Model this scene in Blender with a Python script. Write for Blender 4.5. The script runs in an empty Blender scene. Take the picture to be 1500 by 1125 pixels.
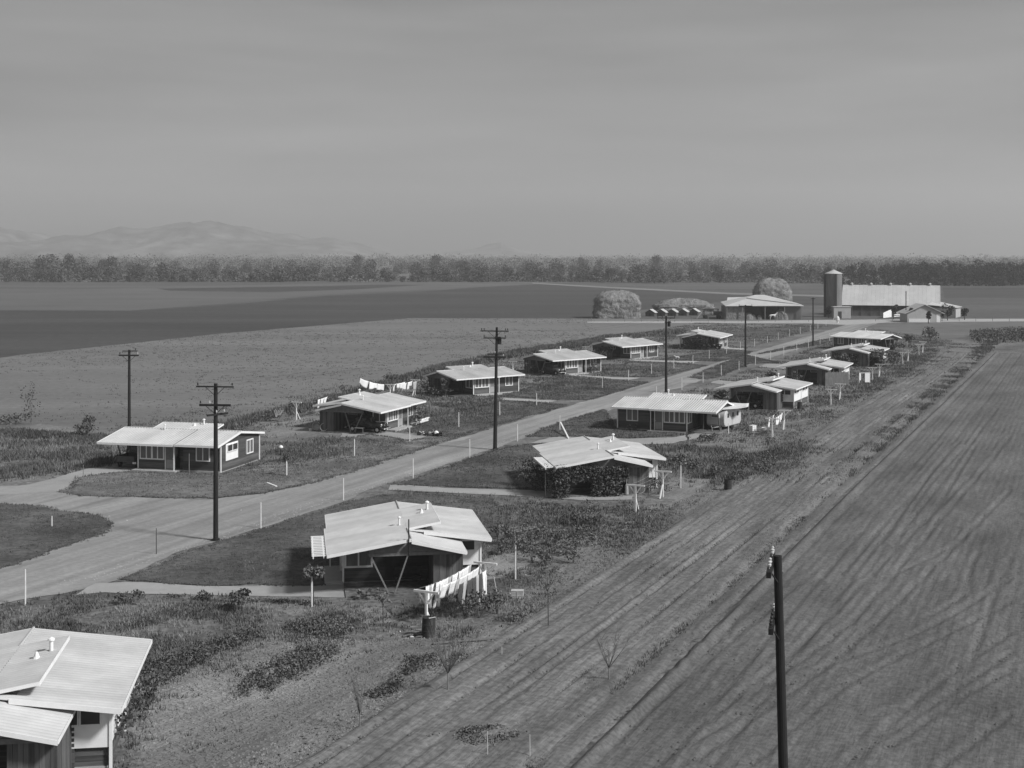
import bpy, bmesh, math, random
import numpy as np
from mathutils import Vector, Matrix, noise as mnoise
from mathutils.geometry import delaunay_2d_cdt

R = math.radians
H = 18.5          # camera height
F = 2000.0        # focal length in photo pixels (1500 px wide)
HY = 370.0        # horizon row
scene = bpy.context.scene
col = bpy.data.collections.new("scene"); scene.collection.children.link(col)
rnd = random.Random(7)
nr = np.random.default_rng(11)

def at(px, py, h=0.0):
    Y = (H - h) * F / (py - HY)
    return ((px - 750.0) * Y / F, Y)

PH = R(23.1)
DX, DY = math.sin(PH), math.cos(PH)      # road direction
NX, NY = math.cos(PH), -math.sin(PH)     # to the right of it
def ul(u, lat):
    return (DX*u + NX*lat, DY*u + NY*lat)

# ---------------------------------------------------------------- materials
def _n(nt, t, x=0, y=0, **kw):
    n = nt.nodes.new(t); n.location = (x, y)
    for k, v in kw.items(): setattr(n, k, v)
    return n

def mat(name, v, rough=.85, var=.25, scale=3.0, detail=6, bump=0, bscale=None, spec=.25,
        stretch=(1, 1, 1), rot=0, island=0, metal=0, obj=True, var2=0, scale2=.1, objrand=0, dist=0.05, stretch2=None, fine=0, fscale=5):
    m = bpy.data.materials.new(name); m.use_nodes = True
    nt = m.node_tree; b = nt.nodes['Principled BSDF']
    b.inputs['Roughness'].default_value = rough
    b.inputs['Metallic'].default_value = metal
    if 'Specular IOR Level' in b.inputs: b.inputs['Specular IOR Level'].default_value = spec
    if obj:
        tc = _n(nt, 'ShaderNodeTexCoord'); src = tc.outputs['Object']
    else:
        tc = _n(nt, 'ShaderNodeNewGeometry'); src = tc.outputs['Position']
    if rot:
        mrot = _n(nt, 'ShaderNodeMapping'); mrot.inputs['Rotation'].default_value = (0, 0, rot)
        nt.links.new(src, mrot.inputs['Vector']); src = mrot.outputs[0]
    mp = _n(nt, 'ShaderNodeMapping'); mp.inputs['Scale'].default_value = stretch
    nt.links.new(src, mp.inputs['Vector'])
    no = _n(nt, 'ShaderNodeTexNoise'); no.inputs['Scale'].default_value = scale
    no.inputs['Detail'].default_value = detail; no.inputs['Roughness'].default_value = .62
    nt.links.new(mp.outputs[0], no.inputs['Vector'])
    mr = _n(nt, 'ShaderNodeMapRange')
    mr.inputs['From Min'].default_value = .28; mr.inputs['From Max'].default_value = .72
    mr.inputs['To Min'].default_value = v*(1-var); mr.inputs['To Max'].default_value = v*(1+var)
    nt.links.new(no.outputs['Fac'], mr.inputs['Value'])
    out = mr.outputs[0]
    def mul(o, fac_out, lo, hi, fmin=.3, fmax=.7):
        q = _n(nt, 'ShaderNodeMapRange')
        q.inputs['From Min'].default_value = fmin; q.inputs['From Max'].default_value = fmax
        q.inputs['To Min'].default_value = lo; q.inputs['To Max'].default_value = hi
        nt.links.new(fac_out, q.inputs['Value'])
        k = _n(nt, 'ShaderNodeMath', operation='MULTIPLY')
        nt.links.new(o, k.inputs[0]); nt.links.new(q.outputs[0], k.inputs[1]); return k.outputs[0]
    if var2:
        n2 = _n(nt, 'ShaderNodeTexNoise'); n2.inputs['Scale'].default_value = scale2
        n2.inputs['Detail'].default_value = 5
        if stretch2:
            m2 = _n(nt, 'ShaderNodeMapping'); m2.inputs['Scale'].default_value = stretch2
            nt.links.new(src, m2.inputs['Vector']); nt.links.new(m2.outputs[0], n2.inputs['Vector'])
        else:
            nt.links.new(src, n2.inputs['Vector'])
        out = mul(out, n2.outputs['Fac'], 1-var2, 1+var2)
    if fine:
        n3 = _n(nt, 'ShaderNodeTexNoise'); n3.inputs['Scale'].default_value = fscale
        n3.inputs['Detail'].default_value = 3; nt.links.new(src, n3.inputs['Vector'])
        out = mul(out, n3.outputs['Fac'], 1-fine, 1+fine, .35, .65)
    if island:
        g = _n(nt, 'ShaderNodeNewGeometry')
        out = mul(out, g.outputs['Random Per Island'], 1-island, 1+island, 0, 1)
    if objrand:
        g = _n(nt, 'ShaderNodeObjectInfo')
        out = mul(out, g.outputs['Random'], 1-objrand, 1+objrand, 0, 1)
    nt.links.new(out, b.inputs['Base Color'])
    if bump:
        bn = _n(nt, 'ShaderNodeTexNoise'); bn.inputs['Scale'].default_value = bscale or scale*2
        bn.inputs['Detail'].default_value = 6
        nt.links.new(mp.outputs[0], bn.inputs['Vector'])
        bu = _n(nt, 'ShaderNodeBump'); bu.inputs['Strength'].default_value = bump
        bu.inputs['Distance'].default_value = dist
        nt.links.new(bn.outputs['Fac'], bu.inputs['Height'])
        nt.links.new(bu.outputs[0], b.inputs['Normal'])
    return m

M = {}
RROT = PH   # rotate texture space so that x runs across the road direction
M['ground'] = mat('weedy_soil', .135, var=.42, scale=.9, bump=.9, bscale=2.2, obj=False, var2=.4, scale2=.11, dist=.12, fine=.28, fscale=3.2)
M['ground_far'] = mat('far_ground', .12, var=.1, scale=.05, obj=False)
M['soil'] = mat('bare_garden_soil', .185, var=.25, scale=.9, bump=.8, bscale=3.5, obj=False, var2=.3, scale2=.16, dist=.07, detail=10, stretch=(2.6, .3, 1), rot=R(28), fine=.2, fscale=5, stretch2=(1.4, .6, 1))
M['strip'] = mat('graded_strip_soil', .142, var=.24, scale=.9, bump=.8, bscale=2.0, obj=False, var2=.3, scale2=.25, dist=.08, detail=12, stretch=(2.8, .3, 1), rot=PH, stretch2=(2.4, .3, 1), fine=.24, fscale=4)
M['plough'] = mat('ploughed_soil', .112, var=.22, scale=1.0, bump=.6, bscale=3, obj=False, var2=.28, scale2=.13, dist=.05, detail=12, stretch=(3.2, .35, 1), rot=PH, stretch2=(1.8, .6, 1), fine=.22, fscale=5)
M['road'] = mat('dirt_road', .250, var=.12, scale=.5, bump=.35, bscale=3, obj=False, var2=.26, scale2=.5, dist=.03, stretch=(1, .5, 1), rot=PH, stretch2=(1.6, .06, 1), fine=.08, fscale=3)
M['drive'] = mat('driveway_dirt', .30, var=.12, scale=.8, bump=.3, bscale=4, obj=False, var2=.1, scale2=.15, dist=.03)
M['walk'] = mat('pale_footpath', .36, var=.12, scale=.8, obj=False)
M['lawn'] = mat('lawn_turf', .090, var=.34, scale=.8, bump=.9, bscale=6, obj=False, var2=.4, scale2=.16, dist=.08, fine=.25, fscale=3)
M['verge'] = mat('thin_verge_turf', .140, var=.32, scale=.7, bump=.8, bscale=5, obj=False, var2=.36, scale2=.14, dist=.08, fine=.22, fscale=3)
M['fieldA'] = mat('stubble_field', .160, var=.10, scale=.25, bump=.5, bscale=2.5, obj=False, var2=.16, scale2=.022, dist=.1, stretch=(.3, 2.2, 1), rot=R(-6), stretch2=(.4, 2.5, 1), fine=.12, fscale=1.2)
M['fieldD'] = mat('dark_fallow_field', .060, var=.16, scale=.12, obj=False, var2=.2, scale2=.01, stretch=(.2, 1.4, 1), stretch2=(.4, 2.5, 1), fine=.12, fscale=.6)
M['fieldM'] = mat('mid_tone_field', .092, var=.2, scale=.1, obj=False, var2=.25, scale2=.012, stretch=(.2, 1.4, 1), stretch2=(.4, 1.5, 1), fine=.15, fscale=.5)
M['fieldL'] = mat('pale_field', .2, var=.12, scale=.1, obj=False, var2=.15, scale2=.012, stretch=(.2, 1.4, 1))
M['hill'] = mat('hazy_hill_rock', .115, var=.75, scale=.012, obj=False, var2=.4, scale2=.003, bump=1, bscale=.02, dist=8)
M['roof'] = mat('painted_corrugated_roof', .47, rough=.55, var=.10, scale=1.2, spec=.4, island=.07, var2=.10, scale2=.35)
M['white'] = mat('white_trim_paint', .76, rough=.6, var=.07, scale=2)
M['white_old'] = mat('worn_white_paint', .66, rough=.7, var=.16, scale=6)
M['siding'] = mat('dark_board_siding', .078, rough=.8, var=.35, scale=2, stretch=(.4, .4, 5), island=.35)
M['boards'] = mat('weathered_vertical_boards', .10, rough=.85, var=.35, scale=2.5, stretch=(3, 3, .3), island=.4)
M['darkwood'] = mat('dark_wood', .05, rough=.85, var=.3, scale=3)
M['midwood'] = mat('grey_wood', .17, rough=.8, var=.25, scale=5)
M['palewood'] = mat('pale_wood', .42, rough=.8, var=.2, scale=5)
M['door'] = mat('screen_door', .16, rough=.7, var=.15, scale=4)
M['doorpanel'] = mat('door_lower_panel', .30, rough=.7, var=.1, scale=4)
M['glass'] = mat('window_glass', .045, rough=.12, var=.3, scale=1.5, spec=.5)
M['curtain'] = mat('curtained_glass', .13, rough=.3, var=.35, scale=5, stretch=(4, 4, .4), spec=.5)
M['pole'] = mat('creosoted_pole', .018, rough=.8, var=.4, scale=4, stretch=(3, 3, .3))
M['insul'] = mat('porcelain', .5, rough=.3, var=.1)
M['insul_d'] = mat('dark_porcelain', .03, rough=.3, var=.1)
M['conc'] = mat('concrete_slab', .36, var=.12, scale=2)
M['black'] = mat('black_car_paint', .012, rough=.25, var=.1, spec=.5)
M['greycar'] = mat('dusty_truck_paint', .06, rough=.5, var=.25, scale=3)
M['rubber'] = mat('tyre_rubber', .02, rough=.9, var=.1)
M['chrome'] = mat('bright_metal', .6, rough=.3, var=.1, metal=.6)
M['rust'] = mat('rusty_drum_steel', .035, rough=.75, var=.45, scale=3)
M['galv'] = mat('galvanised_metal', .4, rough=.45, var=.2, metal=.3)
M['trailer'] = mat('aluminium_painted_trailer', .48, rough=.5, var=.10, scale=1.2, spec=.4)
M['canvas'] = mat('canvas_awning', .62, var=.08, scale=1)
M['cloth1'] = mat('white_washing', .78, var=.05, scale=3)
M['cloth2'] = mat('grey_washing', .42, var=.1, scale=3)
M['cloth3'] = mat('dark_washing', .07, var=.2, scale=3)
M['grass'] = mat('dry_weed_blades', .135, var=.3, scale=.3, obj=False, island=.4, var2=.25, scale2=.12)
M['grassd'] = mat('green_weed_blades', .100, var=.3, scale=.3, obj=False, island=.55, var2=.3, scale2=.12)
M['lawnb'] = mat('lawn_blades', .09, var=.25, scale=.3, obj=False, island=.35, var2=.3, scale2=.15)
M['straw'] = mat('pale_straw_grass', .21, var=.25, scale=.4, obj=False, island=.35)
M['leaf'] = mat('garden_leaves', .100, var=.3, scale=2, island=.55, objrand=.2)
M['leafp'] = mat('pale_leaves', .12, var=.3, scale=2, island=.5, objrand=.15)
M['leafv'] = mat('vine_leaves', .080, var=.35, scale=1.5, island=.6)
M['treeA'] = mat('mesquite_foliage', .080, var=.3, scale=.3, island=.45, objrand=.25)
M['treeB'] = mat('dusty_foliage', .115, var=.3, scale=.3, island=.4, objrand=.25)
M['wood'] = mat('distant_scrub', .105, var=.5, scale=.02, obj=False, island=.4)
M['treeD'] = mat('dense_dark_foliage', .036, var=.35, scale=.25, island=.45, objrand=.2)
M['bark'] = mat('bark', .07, var=.3, scale=4)
M['twig'] = mat('bare_twigs', .12, var=.3, scale=4)
M['hay'] = mat('stacked_hay', .17, var=.45, scale=.9, bump=1, bscale=2.5, dist=.3, detail=8, island=.2)
M['silo'] = mat('weathered_silo_staves', .17, var=.3, scale=1.2, stretch=(1, 1, .15))
M['barnroof'] = mat('barn_roof_sheet', .47, rough=.6, var=.07, scale=.6, var2=.06, scale2=.2, island=.03)
M['barnwall'] = mat('barn_boards', .14, var=.3, scale=.8)
M['palewall'] = mat('pale_block_wall', .38, var=.1, scale=1)
M['horse'] = mat('white_coat', .7, var=.08, scale=3)
M['wire'] = mat('wire', .05, rough=.6, var=0)
M['wirel'] = mat('line_wire', .35, rough=.6, var=0)
M['reed'] = mat('reed_matting', .19, var=.4, scale=4, stretch=(3, 3, .4), bump=.6)
M['litter'] = mat('pale_litter', .6, var=.2, scale=4)

# ---------------------------------------------------------------- mesh helpers
class MB:
    def __init__(s, flip=1):
        s.v = []; s.f = []; s.s = flip; s.T = None
    def P(s, p):
        p = (p[0], p[1]*s.s, p[2])
        if s.T is not None:
            q = s.T @ Vector(p); p = (q.x, q.y, q.z)
        s.v.append(p); return len(s.v)-1
    def poly(s, pts):
        s.f.append([s.P(p) for p in pts])
    def box(s, x0, y0, z0, x1, y1, z1):
        i = [s.P(p) for p in ((x0,y0,z0),(x1,y0,z0),(x1,y1,z0),(x0,y1,z0),(x0,y0,z1),(x1,y0,z1),(x1,y1,z1),(x0,y1,z1))]
        for q in ((0,3,2,1),(4,5,6,7),(0,1,5,4),(1,2,6,5),(2,3,7,6),(3,0,4,7)): s.f.append([i[k] for k in q])
    def hexa(s, lo, hi):   # two quads
        i = [s.P(p) for p in lo] + [s.P(p) for p in hi]
        for q in ((0,3,2,1),(4,5,6,7),(0,1,5,4),(1,2,6,5),(2,3,7,6),(3,0,4,7)): s.f.append([i[k] for k in q])
    def prism(s, pts, d):  # extrude polygon by vector d
        n = len(pts); a = [s.P(p) for p in pts]; b = [s.P((p[0]+d[0], p[1]+d[1], p[2]+d[2])) for p in pts]
        s.f.append(a[::-1]); s.f.append(b)
        for k in range(n): s.f.append([a[k], a[(k+1) % n], b[(k+1) % n], b[k]])
    def tube(s, pts, r, n=8, cap=True):
        rs = r if isinstance(r, (list, tuple)) else [r]*len(pts)
        rings = []
        for k, p in enumerate(pts):
            p = Vector(p)
            d = (Vector(pts[min(k+1, len(pts)-1)]) - Vector(pts[max(k-1, 0)])).normalized()
            a = d.cross(Vector((0,0,1)))
            if a.length < 1e-3: a = Vector((1,0,0))
            a.normalize(); b = d.cross(a)
            rings.append([s.P(p + (a*math.cos(2*math.pi*j/n) + b*math.sin(2*math.pi*j/n))*rs[k]) for j in range(n)])
        for k in range(len(rings)-1):
            for j in range(n):
                s.f.append([rings[k][j], rings[k][(j+1) % n], rings[k+1][(j+1) % n], rings[k+1][j]])
        if cap: s.f.append(rings[0][::-1]); s.f.append(rings[-1])
    def bar(s, a, b, w, h=None):
        h = h or w
        a, b = Vector(a), Vector(b); d = (b-a).normalized()
        x = d.cross(Vector((0,0,1)))
        if x.length < 1e-3: x = Vector((1,0,0))
        x.normalize(); y = d.cross(x)
        x = x*w/2; y = y*h/2
        s.hexa([a-x-y, a+x-y, a+x+y, a-x+y], [b-x-y, b+x-y, b+x+y, b-x+y])
    def lathe(s, prof, c=(0,0,0), n=20):
        rings = []
        for r, z in prof:
            rings.append([s.P((c[0]+r*math.cos(2*math.pi*j/n), c[1]+r*math.sin(2*math.pi*j/n), c[2]+z)) for j in range(n)])
        for k in range(len(rings)-1):
            for j in range(n): s.f.append([rings[k][j], rings[k][(j+1) % n], rings[k+1][(j+1) % n], rings[k+1][j]])
        s.f.append(rings[0][::-1]); s.f.append(rings[-1])
    def disc_wheel(s, c, r, w, axis=(0,1,0), n=18, r_in=0):
        ax = Vector(axis).normalized(); c = Vector(c)
        s.tube([c-ax*w/2, c-ax*w*.3, c+ax*w*.3, c+ax*w/2], [r*.88, r, r, r*.88], n)
    def build(s, name, m, parent=None, smooth=False, loc=None, recalc=True):
        me = bpy.data.meshes.new(name); me.from_pydata(s.v, [], s.f)
        if recalc:
            bm = bmesh.new(); bm.from_mesh(me); bmesh.ops.recalc_face_normals(bm, faces=bm.faces); bm.to_mesh(me); bm.free()
        me.materials.append(m)
        if smooth: me.polygons.foreach_set('use_smooth', [True]*len(me.polygons))
        me.update()
        o = bpy.data.objects.new(name, me); col.objects.link(o)
        if parent: o.parent = parent
        if loc: o.location = loc
        return o

def np_obj(name, V, Fc, m, parent=None, smooth=False):
    V = np.asarray(V, dtype=np.float32); Fc = np.asarray(Fc, dtype=np.int32)
    me = bpy.data.meshes.new(name); k = Fc.shape[1]
    me.vertices.add(len(V)); me.vertices.foreach_set('co', V.ravel())
    me.loops.add(Fc.size); me.loops.foreach_set('vertex_index', Fc.ravel())
    me.polygons.add(len(Fc)); me.polygons.foreach_set('loop_start', np.arange(0, Fc.size, k, dtype=np.int32))
    me.update(calc_edges=True); me.materials.append(m)
    if smooth: me.polygons.foreach_set('use_smooth', np.ones(len(Fc), dtype=bool))
    me.validate()
    o = bpy.data.objects.new(name, me); col.objects.link(o)
    if parent: o.parent = parent
    return o

def tag(o, label=None, cat=None, group=None, kind=None):
    if label: o['label'] = label
    if cat: o['category'] = cat
    if group: o['group'] = group
    if kind: o['kind'] = kind
    return o
def empty(name, loc=(0,0,0), rz=0):
    o = bpy.data.objects.new(name, None); o.empty_display_size = .3; col.objects.link(o)
    o.location = loc; o.rotation_euler = (0, 0, rz); return o
KIDS = {}
def kids(o):
    return [c for c in bpy.data.objects if c.parent is o]
def copy_tree(o, parent=None, cache=None):
    c = o.copy(); col.objects.link(c)
    if parent is not None: c.parent = parent
    for ch in list(o.children): copy_tree(ch, c)
    return c

# leaf cards: returns verts, quads for n cards centred at pts with sizes
def cards(P, size, up=.3, rng=nr, aspect=1.0):
    n = len(P)
    a = rng.normal(size=(n, 3)); a /= np.linalg.norm(a, axis=1)[:, None]
    b = rng.normal(size=(n, 3)); b -= (b*a).sum(1)[:, None]*a; b /= np.linalg.norm(b, axis=1)[:, None]
    s = (np.asarray(size)*np.ones(n))[:, None]
    a = a*s*.5; b = b*s*.5*aspect
    V = np.stack([P-a, P-b*.8+a*.1, P+a, P+b*.8-a*.1], axis=1).reshape(-1, 3)
    Fq = np.arange(4*n).reshape(n, 4)
    return V, Fq
def blob_points(n, centres, radii, rng=nr, shell=.5):
    k = rng.integers(0, len(centres), n)
    d = rng.normal(size=(n, 3)); d /= np.linalg.norm(d, axis=1)[:, None]
    r = (shell + (1-shell)*rng.random(n)**.6)[:, None]
    return np.asarray(centres)[k] + d*r*np.asarray(radii)[k]

def in_poly(X, Y, poly):
    c = np.zeros(len(X), bool); n = len(poly); j = n-1
    for i in range(n):
        xi, yi = poly[i]; xj, yj = poly[j]
        if abs(yj-yi) > 1e-9:
            m = ((yi > Y) != (yj > Y)) & (X < (xj-xi)*(Y-yi)/(yj-yi)+xi)
            c ^= m
        j = i
    return c
def poly_area(p):
    return abs(sum(p[i][0]*p[(i+1) % len(p)][1]-p[(i+1) % len(p)][0]*p[i][1] for i in range(len(p))))/2
def sample(poly, n, rng=nr):
    xs = [p[0] for p in poly]; ys = [p[1] for p in poly]
    A = (max(xs)-min(xs))*(max(ys)-min(ys)); out = []
    need = n; tot = int(n*A/max(poly_area(poly), 1e-3))+50
    X = rng.uniform(min(xs), max(xs), tot); Y = rng.uniform(min(ys), max(ys), tot)
    m = in_poly(X, Y, poly)
    return np.stack([X[m], Y[m]], 1)[:n]
def fnoise(X, Y, sc, seed=0):
    return np.array([mnoise.noise((x*sc+seed*17.3, y*sc-seed*9.1, seed*3.7)) for x, y in zip(X, Y)])

def blades(P, hgt, wid, k, spread, m, name, lean=.35):
    """P: Nx2 clump centres; k triangle blades each"""
    n = len(P); hgt = np.asarray(hgt)*np.ones(n)
    C = np.repeat(P, k, axis=0); h = np.repeat(hgt, k)*nr.uniform(.5, 1.1, n*k)
    sp = np.repeat(np.asarray(spread)*np.ones(n), k)
    C = C + nr.normal(size=C.shape)*sp[:, None]*.5
    th = nr.uniform(0, math.pi, n*k); w = np.repeat(np.asarray(wid)*np.ones(n), k)*.5
    dx = np.cos(th)*w; dy = np.sin(th)*w
    ln = nr.normal(size=(n*k, 2))*lean*h[:, None]
    z0 = np.full(n*k, -.01)
    V = np.stack([np.stack([C[:,0]-dx, C[:,1]-dy, z0], 1), np.stack([C[:,0]+dx, C[:,1]+dy, z0], 1),
                  np.stack([C[:,0]+ln[:,0], C[:,1]+ln[:,1], h], 1)], 1).reshape(-1, 3)
    return np_obj(name, V, np.arange(3*n*k).reshape(-1, 3), m)

# ---------------------------------------------------------------- flat sheets
def densify(poly, step, jit, seed=1):
    out = []; n = len(poly)
    for i in range(n):
        a = poly[i]; b = poly[(i+1) % n]
        L = math.hypot(b[0]-a[0], b[1]-a[1]); k = max(1, min(160, int(L/step)))
        for j in range(k):
            t = j/k; x = a[0]+(b[0]-a[0])*t; y = a[1]+(b[1]-a[1])*t
            nx, ny = -(b[1]-a[1])/(L+1e-9), (b[0]-a[0])/(L+1e-9)
            d = jit*(mnoise.noise((x*.45, y*.45, seed))*1.2 + mnoise.noise((x*1.7, y*1.7, seed+5))*.8)
            out.append((x+nx*d, y+ny*d))
    return out
LAYER = {}
def sheet(name, poly, z, m, step=1.0, jit=.3, seed=1, px=False):
    if px: poly = [at(*p) for p in poly]
    pts = densify(poly, step, jit, seed)
    vv, ee, ff = delaunay_2d_cdt([Vector(p) for p in pts], [], [list(range(len(pts)))], 1, 1e-4)[:3]
    me = bpy.data.meshes.new(name); me.from_pydata([(v.x, v.y, z) for v in vv], [], ff); me.update(); me.materials.append(m)
    o = bpy.data.objects.new(name, me); col.objects.link(o)
    tag(o, kind='structure'); return o
# ================================================================ SETTING
# one ground sheet to the horizon
g = MB(); B = 7000
g.poly([(-B, -500, 0), (B, -500, 0), (B, B, 0), (-B, B, 0)])
ground = g.build('ground', M['ground']); tag(ground, kind='structure')

def P(*pts): return [at(*p) for p in pts]
def U(*pts): return [ul(*p) for p in pts]

# far fields --------------------------------------------------------------
sheet('stubble_field', P((-120,640),(29,632),(100,640),(200,640),(300,628),(380,606),(470,584),(560,560),(640,536),(760,512),(880,494),(1000,487),(1090,484),(1180,474),(1210,469),(870,467),(600,466),(330,488),(29,520),(-120,540)), .012, M['fieldA'], 3, .5)
sheet('far_field', [(-900, 300), (1100, 300), (1500, 1000), (-1300, 1000)], .008, M['fieldM'], 40, 1)
sheet('fallow_field', P((-120,455),(29,455),(190,456),(330,447),(480,433),(620,427),(700,421),(800,416),(860,421),(1050,431),(1208,434),(1208,447),(1080,440),(960,452),(880,459),(870,465.5),(600,466),(330,488),(29,520),(-120,541)), .03, M['fieldD'], 4, .6)
sheet('stubble_field', P((-120,428),(29,426),(230,421),(420,416.5),(560,414),(800,413),(800,415.5),(620,425),(480,431),(330,445),(190,455),(29,454),(-120,455)), .03, mat('pale_stubble', .112, var=.1, scale=.05, obj=False, var2=.12, scale2=.02, stretch=(.2,2,1)), 6, .8)
sheet('fallow_field', P((230,423),(420,420),(560,417),(620,417.5),(520,424),(400,428),(250,426)), .05, M['fieldD'], 6, .8)
sheet('dirt_road', P((780,414.2),(870,419),(1070,429),(1210,432.5),(1210,435),(1070,431.5),(870,421),(780,415.6)), .06, M['fieldL'], 6, .3)
sheet('fallow_field', P((1380,421),(1470,421),(1620,421),(1620,440),(1440,436),(1384,437)), .03, M['fieldD'], 5, .8)
sheet('barnyard_soil', P((1180,469),(1230,452),(1385,452),(1400,440),(1470,441),(1640,440),(1640,467),(1400,467)), .04, M['fieldM'], 4, .8)
sheet('pasture', P((1225,480),(1300,472),(1640,472),(1640,500),(1430,492),(1370,500),(1330,500)), .016, mat('pasture_turf', .128, var=.2, scale=.3, obj=False, var2=.2, scale2=.04, bump=.5), 3, .8)

# near right: graded strip and ploughed field as real relief ----------------
ruts = [[(1378,650),(1290,750),(1205,850)], [(1403,650),(1340,720),(1289,778),(1230,844)], [(1417,653),(1372,700),(1339,744),(1311,805)],
        [(1428,655),(1400,700),(1372,744),(1314,805)], [(1360,700),(1330,740),(1289,800)], [(1436,811),(1422,833),(1417,867),(1400,883),(1360,905)],
        [(1000,1100),(1150,1011),(1211,978),(1322,939),(1400,900),(1480,850)], [(1100,1125),(1139,1089),(1211,1028),(1261,994),(1372,939),(1480,885)],
        [(1000,1125),(1039,1103),(1133,1033),(1233,961),(1340,860),(1480,720)], [(960,1125),(1060,1040),(1180,940),(1300,820),(1420,700)],
        [(1120,880),(1090,886),(1070,900),(1050,930),(1062,955),(1090,970),(1130,975)], [(1105,895),(1080,905),(1066,925),(1075,945),(1110,955)],
        [(1060,905),(1035,925),(1028,945),(1045,960),(1085,972)], [(1000,935),(985,960),(990,985),(1010,1000),(1030,1003)], [(1015,930),(1003,955),(1008,975),(1025,988)],
        [(1389,1039),(1410,990),(1433,944),(1456,878),(1478,820)], [(1480,930),(1400,985),(1330,1040),(1250,1120)], [(1480,985),(1400,1030),(1300,1100)],
        [(1230,1125),(1330,1060),(1480,960)], [(1380,1125),(1480,1050)], [(1340,770),(1300,800),(1275,835),(1290,850),(1340,830),(1400,800)],
        [(1480,640),(1440,690),(1380,760),(1320,830),(1240,920),(1100,1020)], [(1460,600),(1400,680),(1330,770),(1260,850)], [(1190,840),(1120,900),(1000,1000),(860,1125)],
        [(1285,1050),(1330,1040),(1370,1052),(1420,1060)], [(1200,1010),(1250,1003),(1330,1010),(1400,1003)], [(1380,830),(1440,835),(1490,836)]]
rw = []
for r in ruts:
    pts = P(*r); q = []
    for i in range(len(pts)-1):      # smooth
        for t in (0, .25, .5, .75):
            i0 = max(i-1, 0); i3 = min(i+2, len(pts)-1)
            p0, p1, p2, p3 = pts[i0], pts[i], pts[i+1], pts[i3]
            q.append(tuple(.5*((2*p1[k])+(-p0[k]+p2[k])*t+(2*p0[k]-5*p1[k]+4*p2[k]-p3[k])*t*t+(-p0[k]+3*p1[k]-3*p2[k]+p3[k])*t**3) for k in (0, 1)))
    q.append(pts[-1]); rw.append(q)
def dist_lines(X, Y, lines):
    D = np.full(len(X), 9.0)
    for q in lines:
        for a, b in zip(q[:-1], q[1:]):
            dx, dy = b[0]-a[0], b[1]-a[1]; L2 = dx*dx+dy*dy+1e-9
            m = (X > min(a[0], b[0])-2) & (X < max(a[0], b[0])+2) & (Y > min(a[1], b[1])-2) & (Y < max(a[1], b[1])+2)
            if not m.any(): continue
            t = np.clip(((X[m]-a[0])*dx+(Y[m]-a[1])*dy)/L2, 0, 1)
            D[m] = np.minimum(D[m], np.hypot(X[m]-a[0]-t*dx, Y[m]-a[1]-t*dy))
    return D
def relief(name, lat0, lat1, u0, u1, sl, su, m, kind):
    la = np.arange(lat0, lat1+1e-6, sl); uu = np.arange(u0, u1, su)
    LA, UU = np.meshgrid(la, uu); X = (DX*UU+NX*LA).ravel(); Y = (DY*UU+NY*LA).ravel(); la_ = LA.ravel(); uu_ = UU.ravel()
    n1 = fnoise(la_*1.0, uu_*.12, 1.0, 3); n2 = fnoise(X, Y, .9, 8); n3 = fnoise(la_*2.2, uu_*.5, 1.0, 5); n4 = fnoise(X, Y, .12, 2)
    if kind == 'plough':
        n5 = fnoise(la_*.15, uu_*.012, 1.0, 12); z = .035 + .017*np.sin(2*math.pi*(la_/.55 + .8*n5)) * np.clip(.7 - n4*1.4, .05, 1) + .010*n1 + .016*n2 + .012*n3 + .012*fnoise(X, Y, 2.3, 31)
        for lr, dp in ((-17.3, .16), (-16.7, -.07), (-14.2, .05), (-12.4, .04)):
            d = la_ - lr - .5*n5
            z -= dp*np.exp(-(d/.22)**2); z += dp*.5*np.exp(-((d-.5)/.25)**2)
        D = dist_lines(X, Y, rw)
        z += -.055*np.exp(-(D/.15)**2) + .035*np.exp(-((D-.36)/.13)**2)
    else:
        z = .03 + .007*np.sin(2*math.pi*(la_/.55 + .5*n4)) + .02*fnoise(X, Y, 2.1, 32) + .018*n1 + .028*n2 + .022*n3
        n5 = fnoise(la_*.05, uu_*.014, 1.0, 12); br = np.clip(.6+2.2*fnoise(X, Y, .09, 55), 0, 1.2)
        for lr in (-25.9, -25.1, -23.6, -22.3, -21.7, -20.2): z += (.35+br)*(-.085*np.exp(-((la_-lr-1.2*n5)/.13)**2) + .03*np.exp(-((la_-lr-1.2*n5-.28)/.12)**2))
        z += .05
    e = np.minimum(np.minimum(la_-lat0, lat1-la_)/.6, 1)
    z = np.maximum(z, -.2)*np.clip(e, 0, 1) + .012 - .05*(1-np.clip(e, 0, 1))*(kind != 'plough')
    V = np.stack([X, Y, z+.06], 1); nx, ny = len(la), len(uu)
    i = (np.arange(ny-1)[:, None]*nx + np.arange(nx-1)[None, :]).ravel()
    Fq = np.stack([i, i+1, i+nx+1, i+nx], 1)
    return tag(np_obj(name, V, Fq, m, smooth=True), kind='structure')
relief('ploughed_field', -18.4, 14, 28, 266, .13, .3, M['plough'], 'plough')
sheet('ploughed_field', U((-120,-19),(28,-19),(28,14.2),(266,14.2),(266,220),(-120,220)), .02, M['plough'], 20, .1)
relief('dirt_strip', -26.6, -18.6, 20, 262, .14, .28, M['strip'], 'strip')
sheet('dirt_strip', U((0,-30),(90,-28.2),(160,-28.4),(262,-27.4),(262,-18),(0,-18)), .014, M['strip'], 2, .9)

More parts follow.
